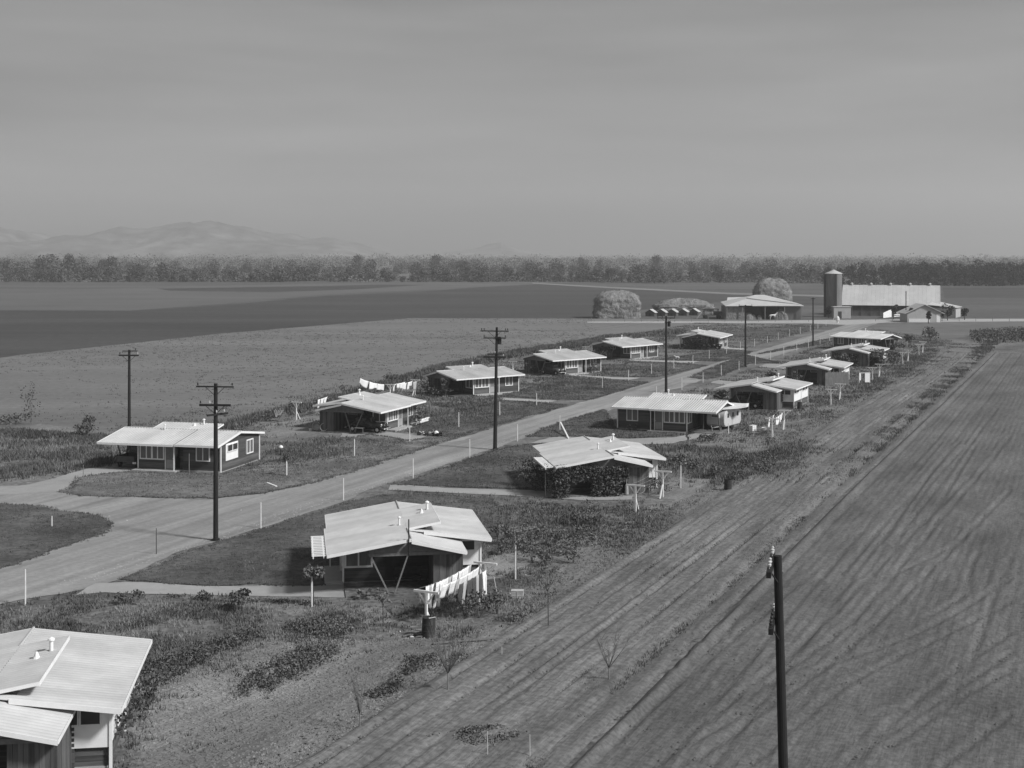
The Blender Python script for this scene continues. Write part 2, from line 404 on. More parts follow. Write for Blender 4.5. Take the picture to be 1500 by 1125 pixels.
# garden soil patches -------------------------------------------------------
soil = [((215,985),(300,945),(395,922),(470,935),(560,940),(640,930),(720,945),(800,950),(760,1000),(700,1060),(600,1140),(230,1140),(195,1080),(190,1030)),
        ((600,935),(700,935),(800,905),(900,860),(960,820),(1040,800),(1060,830),(900,960),(800,1040),(620,1040)),
        ((230,870),(430,880),(520,884),(620,900),(560,916),(430,902),(330,886)),
        ((800,800),(900,770),(960,745),(1050,730),(1100,735),(1000,800),(900,850),(820,850)),
        ((980,700),(1080,700),(1150,690),(1130,720),(1020,740),(975,730)),
        ((-60,655),(60,620),(200,640),(150,660),(60,665)),
        ((380,628),(440,612),(480,600),(470,640),(400,650)),
        ((700,800),(760,770),(830,790),(800,830),(720,850))]
for i, p in enumerate(soil): sheet('garden_soil', P(*p), .006+.0015*i, M['soil'], 1.0, 1.0, seed=i)
# road ----------------------------------------------------------------------
sheet('dirt_road', U((95,-58.4),(392,-58.4),(392,-52.0),(76,-52.0)) , .020, M['road'], 1.5, .35, 4)
sheet('dirt_road', P((-160,712),(29,712),(87,704),(110,716),(220,730),(313,732),(387,723),(453,710),(520,688),(520,729),(503,735),(382,774),(316,794),(250,812),(215,830),(170,852),(90,870),(29,880),(-160,915)), .024, M['road'], 1.0, .3, 5)
sheet('dirt_road', P((860,471),(1100,470.5),(1240,468),(1480,466.5),(1640,466.5),(1640,470),(1400,471.5),(1300,472.5),(1240,476),(1180,473.5),(860,473)), .022, M['walk'], 3, .3, 6)
# driveways and paths
dr = [((140,855),(187,852),(287,859),(463,859),(500,853),(560,850),(640,856),(660,868),(600,872),(520,876),(353,873),(237,871),(153,868),(110,872)),
      ((29,713),(80,701),(127,687),(161,683),(190,684),(192,690),(160,693),(127,699),(104,708),(90,720),(29,724),(-160,730),(-160,713)),
      ((570,709),(650,715),(760,718),(800,720),(880,722),(930,724),(925,732),(850,733),(790,728),(650,722),(570,718)),
      ((768,643),(830,640),(915,643),(985,641),(1030,633),(1062,634),(985,650),(915,652),(830,648),(760,650)),
      ((500,632),(560,632),(640,641),(690,640),(680,645),(640,650),(560,648),(500,640)),
      ((1000,557),(1040,556),(1085,560),(1080,566),(1040,561),(1000,561)),
      ((1100,532),(1150,534),(1180,540),(1150,541),(1100,536)),
      ((1240,497),(1300,506),(1290,509),(1240,501))]
for i, p in enumerate(dr): sheet('driveway', P(*p), .027+.001*i, M['drive'] if i != 2 else M['drive'], .8, .18, 10+i)
wk = [((735,583),(790,586),(834,588),(860,590),(834,593),(790,589),(735,586)),
      ((822,547.5),(900,553),(985,554),(960,557.5),(900,555.5),(822,549.5)),
      ((922,526.5),(980,528.5),(1060,530),(1041,533),(980,530.8),(922,528.6)),
      ((1058,509),(1100,511),(1128,511),(1100,513.2),(1058,511))]
for i, p in enumerate(wk): sheet('footpath', P(*p), .036+.001*i, M['walk'], .8, .12, 20+i)
# lawns and verges
lw = [(M['lawn'], ((178,849),(220,832),(255,816),(316,797),(382,777),(503,739),(560,725),(640,727),(720,731),(745,760),(735,800),(660,852),(560,849),(500,852),(463,858),(287,858),(195,851))),
      (M['verge'], ((90,721),(120,700),(160,694),(190,692),(330,696),(400,676),(470,655),(540,636),(600,646),(680,637),(600,664),(520,690),(453,709),(387,722),(313,731),(220,729),(120,727))),
      (M['lawn'], ((-160,735),(30,739),(87,748),(147,756),(167,768),(147,784),(87,803),(30,825),(-160,885))),
      (M['lawn'], ((572,710),(610,702),(688,674),(745,655),(800,650),(840,690),(850,716),(800,718),(650,713))),
      (M['lawn'], ((772,641),(820,620),(884,601),(900,628),(1010,637),(915,642),(830,639))),
      (M['lawn'], ((640,610),(700,596),(735,588),(790,590),(830,594),(760,614),(690,634),(640,639),(600,632))),
      (M['lawn'], ((700,588),(735,582),(760,574),(822,552),(900,558),(950,560),(860,587),(790,584),(735,581))),
      (M['verge'], ((880,545),(922,531),(980,533),(1035,536),(960,553),(900,551))),
      (M['lawn'], ((975,526),(1058,513),(1100,515),(1080,524),(1050,530),(980,527))),
      (M['lawn'], ((1030,556),(1010,553),(1090,520),(1140,532),(1095,533),(1050,554))),
      (M['lawn'], ((1110,519),(1200,505),(1240,496),(1232,494),(1200,499))),
      (M['lawn'], ((20,700),(100,685),(150,675),(60,672),(-60,700),(-100,712)))]
for i, (m, p) in enumerate(lw): sheet('lawn', P(*p), .044+.0012*i, m, .7, .35, 30+i)
sheet('lawn', U((98,-61.8),(330,-61.8),(330,-58.2),(98,-58.2)), .040, M['verge'], 1.5, .35, 51)
sheet('lawn', U((120,-52.2),(330,-52.2),(330,-50.2),(120,-50.2)), .041, M['verge'], 1.5, .35, 52)

# hills ---------------------------------------------------------------------
def hills(name, prof, Y0, depth, seed):
    xs = np.linspace(prof[0][0], prof[-1][0], 260); ys = np.interp(xs, [p[0] for p in prof], [p[1] for p in prof])
    V = []; nd = 46
    for j in range(nd):
        t = j/(nd-1); Y = Y0 + t*depth
        s = math.sin(math.pi*min(t*1.0, 1)) ** .8
        for x, y in zip(xs, ys):
            X = (x-750)*(Y0+depth*.5)/F
            top = .80*max((HY-y)*(Y0+depth*.5)/F + H - 4, 0)
            if y > 371: top = 0
            n = 1 + .32*(mnoise.fractal((X*.0032, Y*.0032, seed), .8, 2.1, 6))*(1-abs(2*t-1))**.2*1.0
            rg = 1 - .35*abs(mnoise.noise((X*.006, Y*.002, seed+4)))
            z = top*s*(n if t < .48 else 1*(n*.3+.7))*rg/(.93)
            V.append((X*(Y/(Y0+depth*.5))**.0, Y, z-2))
    nx = len(xs); i = (np.arange(nd-1)[:, None]*nx + np.arange(nx-1)[None, :]).ravel()
    return tag(np_obj(name, V, np.stack([i, i+1, i+nx+1, i+nx], 1), M['hill'], smooth=True), kind='structure')
hills('hills', [(-500,345),(-120,328),(0,326),(30,328),(60,341),(110,333),(150,336),(200,329),(250,325),(290,317),(320,315),(350,320),(400,331),(450,340),(500,345),(530,351),(556,363),(575,372)], 4300, 1500, 3)
hills('hills', [(600,372),(650,367),(700,361),(735,352),(760,361),(790,367),(840,372)], 5300, 1100, 9)

# haze: one box of even air
hz = MB(); hz.box(-5600, -900, -1.0, 5600, 6700, 330)
haze = hz.build('haze', bpy.data.materials.new('haze_air')); hm = haze.data.materials[0]; hm.use_nodes = True
nt = hm.node_tree; nt.nodes.clear()
vo = nt.nodes.new('ShaderNodeVolumePrincipled'); oo = nt.nodes.new('ShaderNodeOutputMaterial')
vo.inputs['Color'].default_value = (.84, .84, .84, 1); vo.inputs['Density'].default_value = 2.3e-4
vo.inputs['Anisotropy'].default_value = .2
nt.links.new(vo.outputs[0], oo.inputs['Volume']); tag(haze, kind='stuff')
bb = haze.data
ground.data.vertices  # ground sheet is clipped to the box below
for v in ground.data.vertices:
    v.co.x = max(-5500, min(5500, v.co.x)); v.co.y = max(-800, min(6600, v.co.y))

# camera, sun, sky -----------------------------------------------------------
cd = bpy.data.cameras.new('camera'); cam = bpy.data.objects.new('camera', cd); col.objects.link(cam)
cam.location = (0, 0, H); cam.rotation_euler = (R(90), 0, 0)
cd.sensor_width = 36; cd.lens = 36*F/1500; cd.shift_y = -(562.5-HY)/1500; cd.clip_end = 20000; cd.clip_start = .5
scene.camera = cam
EL, AZ = R(40), R(28)
sv = Vector((math.cos(EL)*math.cos(AZ), -math.cos(EL)*math.sin(AZ), math.sin(EL)))
sd = bpy.data.lights.new('sun', 'SUN'); sun = bpy.data.objects.new('sun', sd); col.objects.link(sun)
sd.energy = 3.6; sd.angle = R(8); sd.color = (1, 1, 1)
sun.rotation_euler = sv.to_track_quat('Z', 'Y').to_euler(); sun.location = (60, -30, 90)
w = bpy.data.worlds.new("World"); scene.world = w; w.use_nodes = True; nt = w.node_tree
bg = nt.nodes['Background']
sky = nt.nodes.new('ShaderNodeTexSky'); sky.sky_type = 'NISHITA'; sky.sun_disc = False
sky.sun_elevation = EL; sky.sun_rotation = math.atan2(sv.x, sv.y); sky.dust_density = 2.0; sky.air_density = 1.0
bwn = nt.nodes.new('ShaderNodeRGBToBW'); nt.links.new(sky.outputs[0], bwn.inputs[0])
tc = nt.nodes.new('ShaderNodeTexCoord'); mp = nt.nodes.new('ShaderNodeMapping'); mp.inputs['Scale'].default_value = (1.6, 1.6, 13)
mp.inputs['Rotation'].default_value = (0, R(3), 0)
nt.links.new(tc.outputs['Generated'], mp.inputs[0])
cn = nt.nodes.new('ShaderNodeTexNoise'); cn.inputs['Scale'].default_value = 1.3; cn.inputs['Detail'].default_value = 5
nt.links.new(mp.outputs[0], cn.inputs['Vector'])
cr = nt.nodes.new('ShaderNodeMapRange'); cr.inputs['From Min'].default_value = .3; cr.inputs['From Max'].default_value = .7
cr.inputs['To Min'].default_value = .45; cr.inputs['To Max'].default_value = .83
nt.links.new(cn.outputs['Fac'], cr.inputs['Value'])
mu = nt.nodes.new('ShaderNodeMath'); mu.operation = 'MULTIPLY'
pw = nt.nodes.new('ShaderNodeMath'); pw.operation = 'POWER'; pw.inputs[1].default_value = .7; nt.links.new(bwn.outputs[0], pw.inputs[0])
pm = nt.nodes.new('ShaderNodeMath'); pm.operation = 'MULTIPLY'; pm.inputs[1].default_value = 1.3; nt.links.new(pw.outputs[0], pm.inputs[0])
nt.links.new(pm.outputs[0], mu.inputs[0]); nt.links.new(cr.outputs[0], mu.inputs[1])
nt.links.new(mu.outputs[0], bg.inputs['Color']); bg.inputs['Strength'].default_value = .10
scene.view_settings.view_transform = 'Standard'; scene.view_settings.look = 'None'
scene.view_settings.gamma = 1; scene.view_settings.exposure = .38
scene.render.engine = 'CYCLES'
scene.cycles.volume_bounces = 1
# ================================================================ HOUSES
L = 11.2; YR = 4.5; HE = 2.34; HR = 3.08; SL = (HR-HE)/YR
Y_END = 9.2; HB = 2.42          # rear eave of the main roof
YC = 7.5; HC = 2.30             # rear eave of the carport roof
def zr(y, x=6):                 # underside height of the roof
    if y <= YR: return HE + SL*y
    if x < 2.7: return HR - .10 - (HR-.1-HC)*(y-YR)/(YC-YR)
    return HR - (HR-HB)*(y-YR)/(Y_END-YR)
def roof_plane(mb, x0, x1, y0, z0, y1, z1, per=.27, amp=.036, sheet_w=.81):
    x = x0
    while x < x1-1e-4:
        xe = min(x+sheet_w, x1); n = max(2, int(round((xe-x)/per*8)))
        top = []; bot = []
        lift = 0.003*((int((x-x0)/sheet_w)) % 2)
        for i in range(n+1):
            xx = x+(xe-x)*i/n; c = amp*(1.6*abs(math.sin(math.pi*(xx-x0)/per))-1) + lift
            top.append((mb.P((xx, y0, z0+c)), mb.P((xx, (y0+y1)/2, (z0+z1)/2+c)), mb.P((xx, y1, z1+c))))
        for i in range(n):
            mb.f.append([top[i][0], top[i+1][0], top[i+1][1], top[i][1]])
            mb.f.append([top[i][1], top[i+1][1], top[i+1][2], top[i][2]])
        x = xe
    e = .07   # deck under the sheets
    mb.hexa([(x0+.03, y0+.03, z0-e), (x1-.03, y0+.03, z0-e), (x1-.03, y1-.03, z1-e), (x0+.03, y1-.03, z1-e)],
            [(x0+.03, y0+.03, z0-.045), (x1-.03, y0+.03, z0-.045), (x1-.03, y1-.03, z1-.045), (x0+.03, y1-.03, z1-.045)])
def fascia(mb, a, b, d=.14, t=.03):   # board hanging from edge a-b
    a = Vector(a); b = Vector(b); u = (b-a).normalized(); n = Vector((-u.y, u.x, 0)).normalized()*t/2
    up = Vector((0, 0, .03)); dn = Vector((0, 0, -d))
    mb.hexa([a-n+dn, b-n+dn, b+n+dn, a+n+dn], [a-n+up, b-n+up, b+n+up, a+n+up])
def siding_x(mb, x0, x1, y, z0, z1, out, bh=.19):        # wall along x at given y; out = +-1 outward direction in y
    mb.box(x0, min(y, y-out*.08), z0, x1, max(y, y-out*.08), z1)
    z = z0
    while z < z1-.02:
        ze = min(z+bh, z1)
        a, b = y+out*.004, y+out*.03; c = y+out*.014
        mb.hexa([(x0, a, z), (x1, a, z), (x1, b, z), (x0, b, z)], [(x0, a, ze), (x1, a, ze), (x1, c, ze), (x0, c, ze)])
        z = ze
def siding_y(mb, y0, y1, x, z0, top, out, bh=.19):       # wall along y; top(y) gives height
    ys = list(np.linspace(y0, y1, 13))
    if y0 < YR < y1: ys = sorted(ys+[YR])
    poly = [(x, y0, z0), (x, y1, z0)] + [(x, y, top(y)) for y in reversed(ys)]
    mb.prism(poly, (-out*.08, 0, 0))
    z = z0; zmax = max(top(y) for y in ys)
    fine = np.linspace(y0, y1, 60)
    while z < zmax-.03:
        ze = z+bh; ok = [y for y in fine if top(y) > min(ze, zmax-.02)-.02]
        if ok:
            a, b = ok[0], ok[-1]; ze = min(ze, zmax-.02)
            p, q, r = x+out*.004, x+out*.03, x+out*.014
            mb.hexa([(p, a, z), (p, b, z), (q, b, z), (q, a, z)], [(p, a, ze), (p, b, ze), (r, b, ze), (r, a, ze)])
        z = z+bh
def window(root, s, axis, c, a0, a1, z0, z1, out, panes, fw=.09, glass='curtain', name='window', frame='white', solid_below=None):
    """axis 'x': window lies along x at y=c; axis 'y': along y at x=c"""
    def bx(mb, p0, p1, q0, q1, d0, d1):
        lo, hi = sorted((c+out*d0, c+out*d1))
        if axis == 'x': mb.box(p0, lo, q0, p1, hi, q1)
        else: mb.box(lo, p0, q0, hi, p1, q1)
    f = MB(s)
    bx(f, a0-fw, a0, z0-fw, z1+fw, -.01, .075); bx(f, a1, a1+fw, z0-fw, z1+fw, -.01, .075)
    bx(f, a0, a1, z1, z1+fw, -.01, .072); bx(f, a0, a1, z0-fw, z0, -.01, .085)
    wv = (a1-a0)/panes
    for i in range(1, panes):
        mw = .045 if not (panes == 4 and i == 2) else .08
        bx(f, a0+wv*i-mw, a0+wv*i+mw, z0, z1, -.01, .070)
    fr = f.build(name, M[frame], root)
    p = MB(s); bx(p, a0+.001, a1-.001, z0+.001, z1-.001, .0, .04)
    p.build('pane', M[glass], fr)
    return fr

def make_house(s):
    r = empty('farmhouse')
    m = MB(s)
    roof_plane(m, 0, 7.1, 0, HE, YR, HR)
    roof_plane(m, 7.1, L, .13, HE+SL*.13, YR, HR)
    roof_plane(m, 2.8, 8.6, YR+.002, HR, 6.35, HR+SL*(6.35-YR)+.02)
    roof_plane(m, 2.5, L, YR+.03, HR-.02, Y_END, HB)
    roof_plane(m, 0, 3.2, YR+.03, HR-.11, YC, HC-.02)
    # ridge rolls
    m.tube([(0, YR, HR+.02), (2.8, YR, HR+.02)], .05, 6); m.tube([(8.6, YR, HR+.02), (L, YR, HR+.02)], .05, 6)
    rf = m.build('roof', M['roof'], r)
    v = MB(s)
    v.lathe([(.055, 0), (.055, .42), (.10, .45), (.10, .50), (.02, .55)], (4.1, 4.15, HR-.1), 10); v.build('vent_pipe', M['white'], rf)
    v = MB(s); v.lathe([(.075, 0), (.075, .40), (.13, .43), (.13, .5), (.02, .56)], (6.9, 6.0, HR+SL*1.5-.03), 10); v.build('vent_pipe', M['white'], rf)
    v = MB(s); v.lathe([(.17, 0), (.10, .12), (.05, .26), (.03, .28)], (6.2, 5.6, HR+SL*1.1-.03), 10); v.build('roof_vent', M['white'], rf)
    # trim
    f = MB(s); e = -.02
    fascia(f, (0, 0-.01, HE+e), (7.1, -.01, HE+e)); fascia(f, (7.13, .12, HE+SL*.13+e), (L, .12, HE+SL*.13+e))
    fascia(f, (-.02, 0, HE+e), (-.02, YR, HR+e)); fascia(f, (-.02, YR+.01, HR-.11+e), (-.02, YC, HC-.02+e))
    fascia(f, (0, YC+.02, HC-.02+e), (3.2, YC+.02, HC-.02+e), .10)
    fascia(f, (L+.02, .13, HE+SL*.13+e), (L+.02, YR, HR+e)); fascia(f, (L+.02, YR+.01, HR+e-.02), (L+.02, Y_END, HB+e))
    fascia(f, (2.5, Y_END+.02, HB+e), (L, Y_END+.02, HB+e), .12)
    fascia(f, (2.48, 5.4, zr(5.4)+e), (2.48, Y_END, HB+e), .16)
    zp = HR+SL*(6.35-YR)+.02
    fascia(f, (2.78, YR, HR+e), (2.78, 6.35, zp+e), .10); fascia(f, (8.62, YR, HR+e), (8.62, 6.35, zp+e), .10); fascia(f, (2.8, 6.37, zp+e), (8.6, 6.37, zp+e), .12)
    f.build('fascia', M['white'], r)
    # raised clerestory band under the high roof
    c = MB(s)
    c.prism([(3.0, YR+.12, HR-.1), (3.0, 5.5, HR-.3), (3.0, 5.5, HR+SL*(5.5-YR)-.06), (3.0, YR+.12, HR-.05)], (.06, 0, 0))
    c.prism([(8.4, YR+.12, HR-.1), (8.4, 5.5, HR-.3), (8.4, 5.5, HR+SL*(5.5-YR)-.06), (8.4, YR+.12, HR-.05)], (.06, 0, 0))
    c.box(3.0, 5.5, HR-.4, 8.46, 5.56, HR+SL*(5.5-YR)-.05); c.build('clerestory', M['siding'], r)
    window(r, s, 'x', 5.56, 3.3, 8.1, zr(5.6)+.08, zr(5.6)+.23, 1, 4, .03, 'glass')
    # walls
    w = MB(s)
    siding_x(w, 3.4, 6.85, 1.0, .1, zr(1.0)-.07, -1); w.build('living_room_wall', M['siding'], r)
    w = MB(s)
    siding_x(w, 6.95, 7.45, 1.55, .1, zr(1.5)-.07, -1); siding_x(w, 7.45, 10.9, 1.2, .1, zr(1.2)-.07, -1)
    w.build('bedroom_wall', M['siding'], r)
    w = MB(s)
    siding_y(w, 1.0, 7.45, 3.4, .1, lambda y: zr(y, 1)-.09, -1); w.build('carport_wall', M['siding'], r)
    w = MB(s)
    siding_y(w, 1.2, 8.6, 10.9, .1, lambda y: zr(y, 9)-.07, 1); w.build('gable_wall', M['siding'], r)
    w = MB(s)
    siding_x(w, 3.5, 10.9, 8.6, .1, zr(8.6)-.08, 1)
    siding_y(w, 7.45, 8.6, 3.52, .1, lambda y: zr(y, 9)-.07, -1); w.build('rear_wall', M['siding'], r)
    # screened porch panels (white upper half)
    p = MB(s)
    p.box(3.46, 6.8, .80, 3.38, 8.66, 2.40); p.box(3.40, 8.60, .80, 7.2, 8.68, 2.38); p.box(7.5, 8.60, .80, 10.86, 8.68, 2.38)
    p.build('porch_panel', M['white'], r)
    window(r, s, 'y', 3.38, 7.68, 8.34, 1.66, 2.16, -1, 1, .05, 'glass'); window(r, s, 'y', 3.38, 6.92, 7.56, 1.66, 2.16, -1, 1, .05, 'glass')
    for a in (3.7, 4.9, 8.0, 9.4): window(r, s, 'x', 8.68, a, a+.95, 1.74, 2.14, 1, 1, .05, 'glass')
    # gable wall panel
    p = MB(s); p.box(10.93, 2.05, .85, 10.975, 4.35, 2.28); p.build('gable_panel', M['white'], r)
    window(r, s, 'y', 10.975, 2.28, 4.12, 1.62, 2.14, 1, 2, .05, 'glass')
    window(r, s, 'y', 10.93, 6.1, 7.25, .95, 2.02, 1, 2, .09)
    # road-side windows and doors
    window(r, s, 'x', .97, 3.62, 5.72, 1.02, 2.16, -1, 4, .10)
    window(r, s, 'x', 1.17, 8.75, 9.85, .98, 2.10, -1, 2, .09)
    window(r, s, 'y', 3.37, 1.14, 2.50, .98, 2.14, -1, 2, .11)
    window(r, s, 'y', 3.37, 4.45, 5.45, 1.62, 2.14, -1, 1, .07, 'glass')
    d = MB(s); d.box(5.98, .90, .14, 6.74, .985, 2.16); dd = d.build('door', M['door'], r)
    k = MB(s); k.box(6.04, .885, .22, 6.68, .899, .95); k.build('door_panel', M['doorpanel'], dd)
    k = MB(s); k.box(6.64, .865, 1.05, 6.68, .884, 1.13); k.build('handle', M['chrome'], dd)
    f = MB(s)
    for a, b, z in ((5.90, 5.975, 2.24), (6.745, 6.82, 2.24)): f.box(a, .88, .12, b, .99, z)
    f.box(5.976, .88, 2.165, 6.744, .99, 2.24); f.build('door_frame', M['white'], r)
    d = MB(s); d.box(3.28, 3.3, .14, 3.365, 4.15, 2.1); d.build('door', M['darkwood'], r)
    # corner posts
    for (x0, y0, x1, y1, z) in ((3.30, .92, 3.40, 1.02, 2.30), (7.0, .30, 7.07, .37, 2.28), (10.88, 1.10, 10.98, 1.2, 2.40), (10.88, 8.60, 10.99, 8.71, 2.42),
                                (3.33, 8.66, 3.44, 8.76, 2.42), (7.22, 8.62, 7.30, 8.72, 2.4)):
        q = MB(s); q.box(x0, y0, .02, x1, y1, z); q.build('corner_post', M['white'], r)
    # carport frame
    b = MB(s); b.box(.45, 2.25, 2.08, .57, 7.3, 2.26); b.build('beam', M['midwood'], r)
    g_ = MB(s); g_.prism([(.5, 2.25, 2.262), (.5, 7.3, 2.262), (.5, 7.3, 2.265), (.5, YR+.05, HR-.2), (.5, YR-.05, HR-.1), (.5, 2.25, 2.62)], (.04, 0, 0)); g_.build('gable_board', M['midwood'], r)
    for (ya, yb) in ((2.35, 3.35), (4.35, 3.62)):
        q = MB(s); q.bar((.51, ya, 2.10), (.51, yb, 0), .10, .08); q.build('brace', M['midwood'], r)
    # storage room of upright boards
    q = MB(s); yy = 5.75; i = 0
    while yy < 7.3:
        q.box(.62+.012*(i % 2), yy, .03, .66+.012*(i % 2), min(yy+.17, 7.35), zr(yy+.1, 1)-.2); yy += .175; i += 1
    xx = .66
    while xx < 3.3:
        q.box(xx, 7.32+.012*(i % 2), .03, min(xx+.17, 3.36), 7.36+.012*(i % 2), zr(7.3, 1)-.13); q.box(xx, 5.73, .03, min(xx+.17, 3.3), 5.77, zr(5.7, 1)-.2); xx += .175; i += 1
    q.build('storage_wall', M['boards'], r)
    # slabs
    q = MB(s); q.box(3.25, -.05, -.1, 7.3, .98, .13); q.build('porch_slab', M['conc'], r)
    q = MB(s); q.box(.25, 1.0, -.1, 3.3, 7.3, .06); q.build('carport_slab', M['ground'], r)
    q = MB(s); q.box(3.45, 1.05, -.1, 10.85, 8.55, .10); q.build('foundation', M['conc'], r)
    return r
HOUSE = {1: make_house(1), -1: make_house(-1)}
used = {1: False, -1: False}
def place(px, py, head, s, label, grp, h=HE, xy=None):
    X, Y = xy if xy else at(px, py, h)
    if used[s]: o = copy_tree(HOUSE[s])
    else: o = HOUSE[s]; used[s] = True
    o.location = (X, Y, 0.03); o.rotation_euler = (0, 0, R(90-head))   # local +x points along heading
    tag(o, label, 'house', grp); return o
def hp(o, x, y, z=0):      # point in a house's local frame (y = from front eave to rear)
    s = o['side']; a = o.rotation_euler.z
    yy = s*y
    return (o.location.x + x*math.cos(a) - yy*math.sin(a), o.location.y + x*math.sin(a) + yy*math.cos(a), z)
GR = 'low white-roofed farmhouses along the dirt road'
spec = {
 'R1': (None, None, -8, -1, 'white corrugated roof house cut by the lower left corner of the view', (-22.5, 44.25)),
 'R2': (479, 814.5, -9.0, -1, 'house with V braced carport and slatted eave behind the near drying washing', None),
 'R3': (814, 684.7, -8.7, -1, 'house whose carport opening is overgrown with leafy vines', None),
 'R4': (1049, 604.6, -66, -1, 'house broadside to the view with a round ended trailer parked at its carport', None),
 'R5': (1046, 569.5, 25, -1, 'house with V brace and dark car, directly beyond the trailer house', None),
 'R6': (1135, 538.5, 22, -1, 'house with a reed screen beside its carport and bare clothes poles behind', None),
 'R7': (1202.7, 515, 24, -1, 'house half hidden by bushes, second from the far end of the right row', None),
 'R8': (1290, 496.9, -44, -1, 'farthest house of the right row, nearest the barn, with sheets hung at its end', None),
 'A1': (142, 648.3, 104.5, 1, 'house broadside to the road junction with a pickup truck under its left roof end', None),
 'A2': (558, 604.4, 21, 1, 'house with V braced carport and dark sedan, sheets hanging on the line behind', None),
 'A3': (669, 556, 52, 1, 'house partly behind the tallest utility pole, shrubs at its carport end', None),
 'A4': (810, 528.6, 50, 1, 'house with a car nose in the carport, third from the far end, left row', None),
 'A5': (911.7, 508.3, 45, 1, 'house with a white dog on the lawn at its right, below the big rounded haystack', None),
 'A6': (1055, 495, 22, 1, 'farthest house of the left row with vines over its carport front', None),
}
HS = {}
for k, (px, py, hd, s, lb, xy) in spec.items():
    HS[k] = place(px, py, hd, s, lb, GR, xy=xy); HS[k]['side'] = s
# slatted eave extension on two houses
def trellis(o, n=13):
    s = o['side']; t = MB(s)
    for yy in (-.16, -.72): t.box(.15, yy-.03, HE-.20, 5.4, yy+.03, HE-.08)
    t.build('trellis_rail', M['white'], o)
    t = MB(s)
    for i in range(n): x = .25+i*5.0/(n-1); t.box(x-.05, -.80, HE-.078, x+.05, -.05, HE-.03)
    t.build('eave_slats', M['white'], o)
trellis(HS['R2']); trellis(HS['R3'])
t = MB(-1); t.tube([(-.08, 4.35, 2.2), (-.08, 4.35, 4.15)], .035, 6); t.build('mast', M['pole'], HS['R2'])
# ================================================================ UTILITY POLES
def utility_pole(x, y, h, label, arms, r0=.16, r1=.105, lean=(0, 0), transformer=None, grp='utility poles along the road'):
    r = empty('utility_pole', (x, y, 0)); tag(r, label, 'utility pole', grp)
    m = MB(); m.tube([(0, 0, -.4), (lean[0]*.5, lean[1]*.5, h*.5), (lean[0], lean[1], h)], [r0, (r0+r1)/2, r1], 14)
    m.tube([(0, 0, .02), (.02, 0, .12), (.0, 0, .2)], [.34, .26, r0*.9], 12)
    m.build('pole', M['pole'], r)
    for (z, a, L0, L1, th, pins, off) in arms:   # z height, angle, extents, insulator positions
        ca, sa = math.cos(R(a)), math.sin(R(a)); ox, oy = -sa*off, ca*off
        ax = lambda t, dz=0: (ox+ca*t, oy+sa*t, z+dz)
        m = MB(); m.bar(ax(-L0), ax(L1), th, th*1.25)
        if abs(L0) > .9 and L1 > .9:
            m.bar((ox*.4, oy*.4, z-.6), ax(-.65, -.02), .03); m.bar((ox*.4, oy*.4, z-.6), ax(.65, -.02), .03)
        am = m.build('crossarm', M['pole'], r)
        for t, kd in pins:
            q = MB(); p = ax(t, th*.6); q.lathe([(.012, 0), (.012, .06), (.05, .07), (.06, .12), (.035, .14), (.05, .19), (.02, .22)], p, 8)
            q.build('insulator', M['insul'] if kd else M['insul_d'], am)
    if transformer:
        z, a = transformer; q = MB(); q.lathe([(.17, 0), (.2, .03), (.2, .6), (.22, .62), (.12, .7)], (math.cos(R(a))*.42, math.sin(R(a))*.42, z), 14)
        q.bar((0, 0, z+.5), (math.cos(R(a))*.42, math.sin(R(a))*.42, z+.5), .05)
        q.build('transformer', M['pole'], r)
    return r
D = 1; d = 0
x1, y1 = at(316, 792)
utility_pole(x1, y1, 10.1, 'utility pole with three crossarms standing between the road junction and the lawn', [
    (9.90, -8, 1.25, 1.25, .07, [(-1.15, 0), (1.15, 0)], -.14), (8.72, -4, 1.02, 1.02, .11, [(-.95, 0), (-.35, 1)], -.16),
    (8.12, 50, .8, .85, .10, [(.55, 1), (-.05, 1)], -.15)], .17, .12)
x2, y2 = at(725, 659)
utility_pole(x2, y2, 11.5, 'tallest utility pole with four crossarms and transformer, in front of a house', [
    (11.15, -12, 1.35, 1.35, .08, [(-1.25, 0), (-1.0, 0), (1.25, 0), (1.05, 0)], -.14), (10.5, -5, 1.05, 1.05, .08, [(-1.0, 0), (1.0, 0)], -.15),
    (9.0, 2, .7, .85, .08, [(.0, 1)], -.15), (8.72, -5, 1.05, 1.05, .11, [(.8, 1)], -.16)], .20, .11, lean=(.18, 0), transformer=(9.9, 10))
x3, y3 = 20.4, 180.7
utility_pole(x3, y3, 10.1, 'utility pole rising behind the broadside house with the trailer', [
    (9.85, -6, 1.2, 1.2, .09, [(-1.1, 0), (-.5, 0), (1.1, 0)], -.14), (9.25, -10, .2, .7, .08, [(.55, 0)], -.14)], .19, .12, transformer=(8.7, 20))
x4, y4 = at(1092, 538)
utility_pole(x4, y4, 10.05, 'utility pole with one crossarm in front of the open hay shed', [(9.9, -8, 1.1, 1.1, .09, [(-1., 0), (1., 0)], -.14)], .18, .12)
x5, y5 = at(1191, 507)
utility_pole(x5, y5, 9.6, 'far utility pole between the hay shed and the silo', [(9.4, -8, .45, .45, .08, [(0, 0)], -.14)], .17, .11)
x6, y6 = -35.6, 127.0
utility_pole(x6, y6, 9.45, 'utility pole with two crossarms behind the house at the junction', [
    (8.95, -4, .95, .95, .10, [(-.85, 0), (.85, 1)], -.14), (9.35, 3, .6, .75, .07, [(.6, 0)], -.12)], .16, .11)
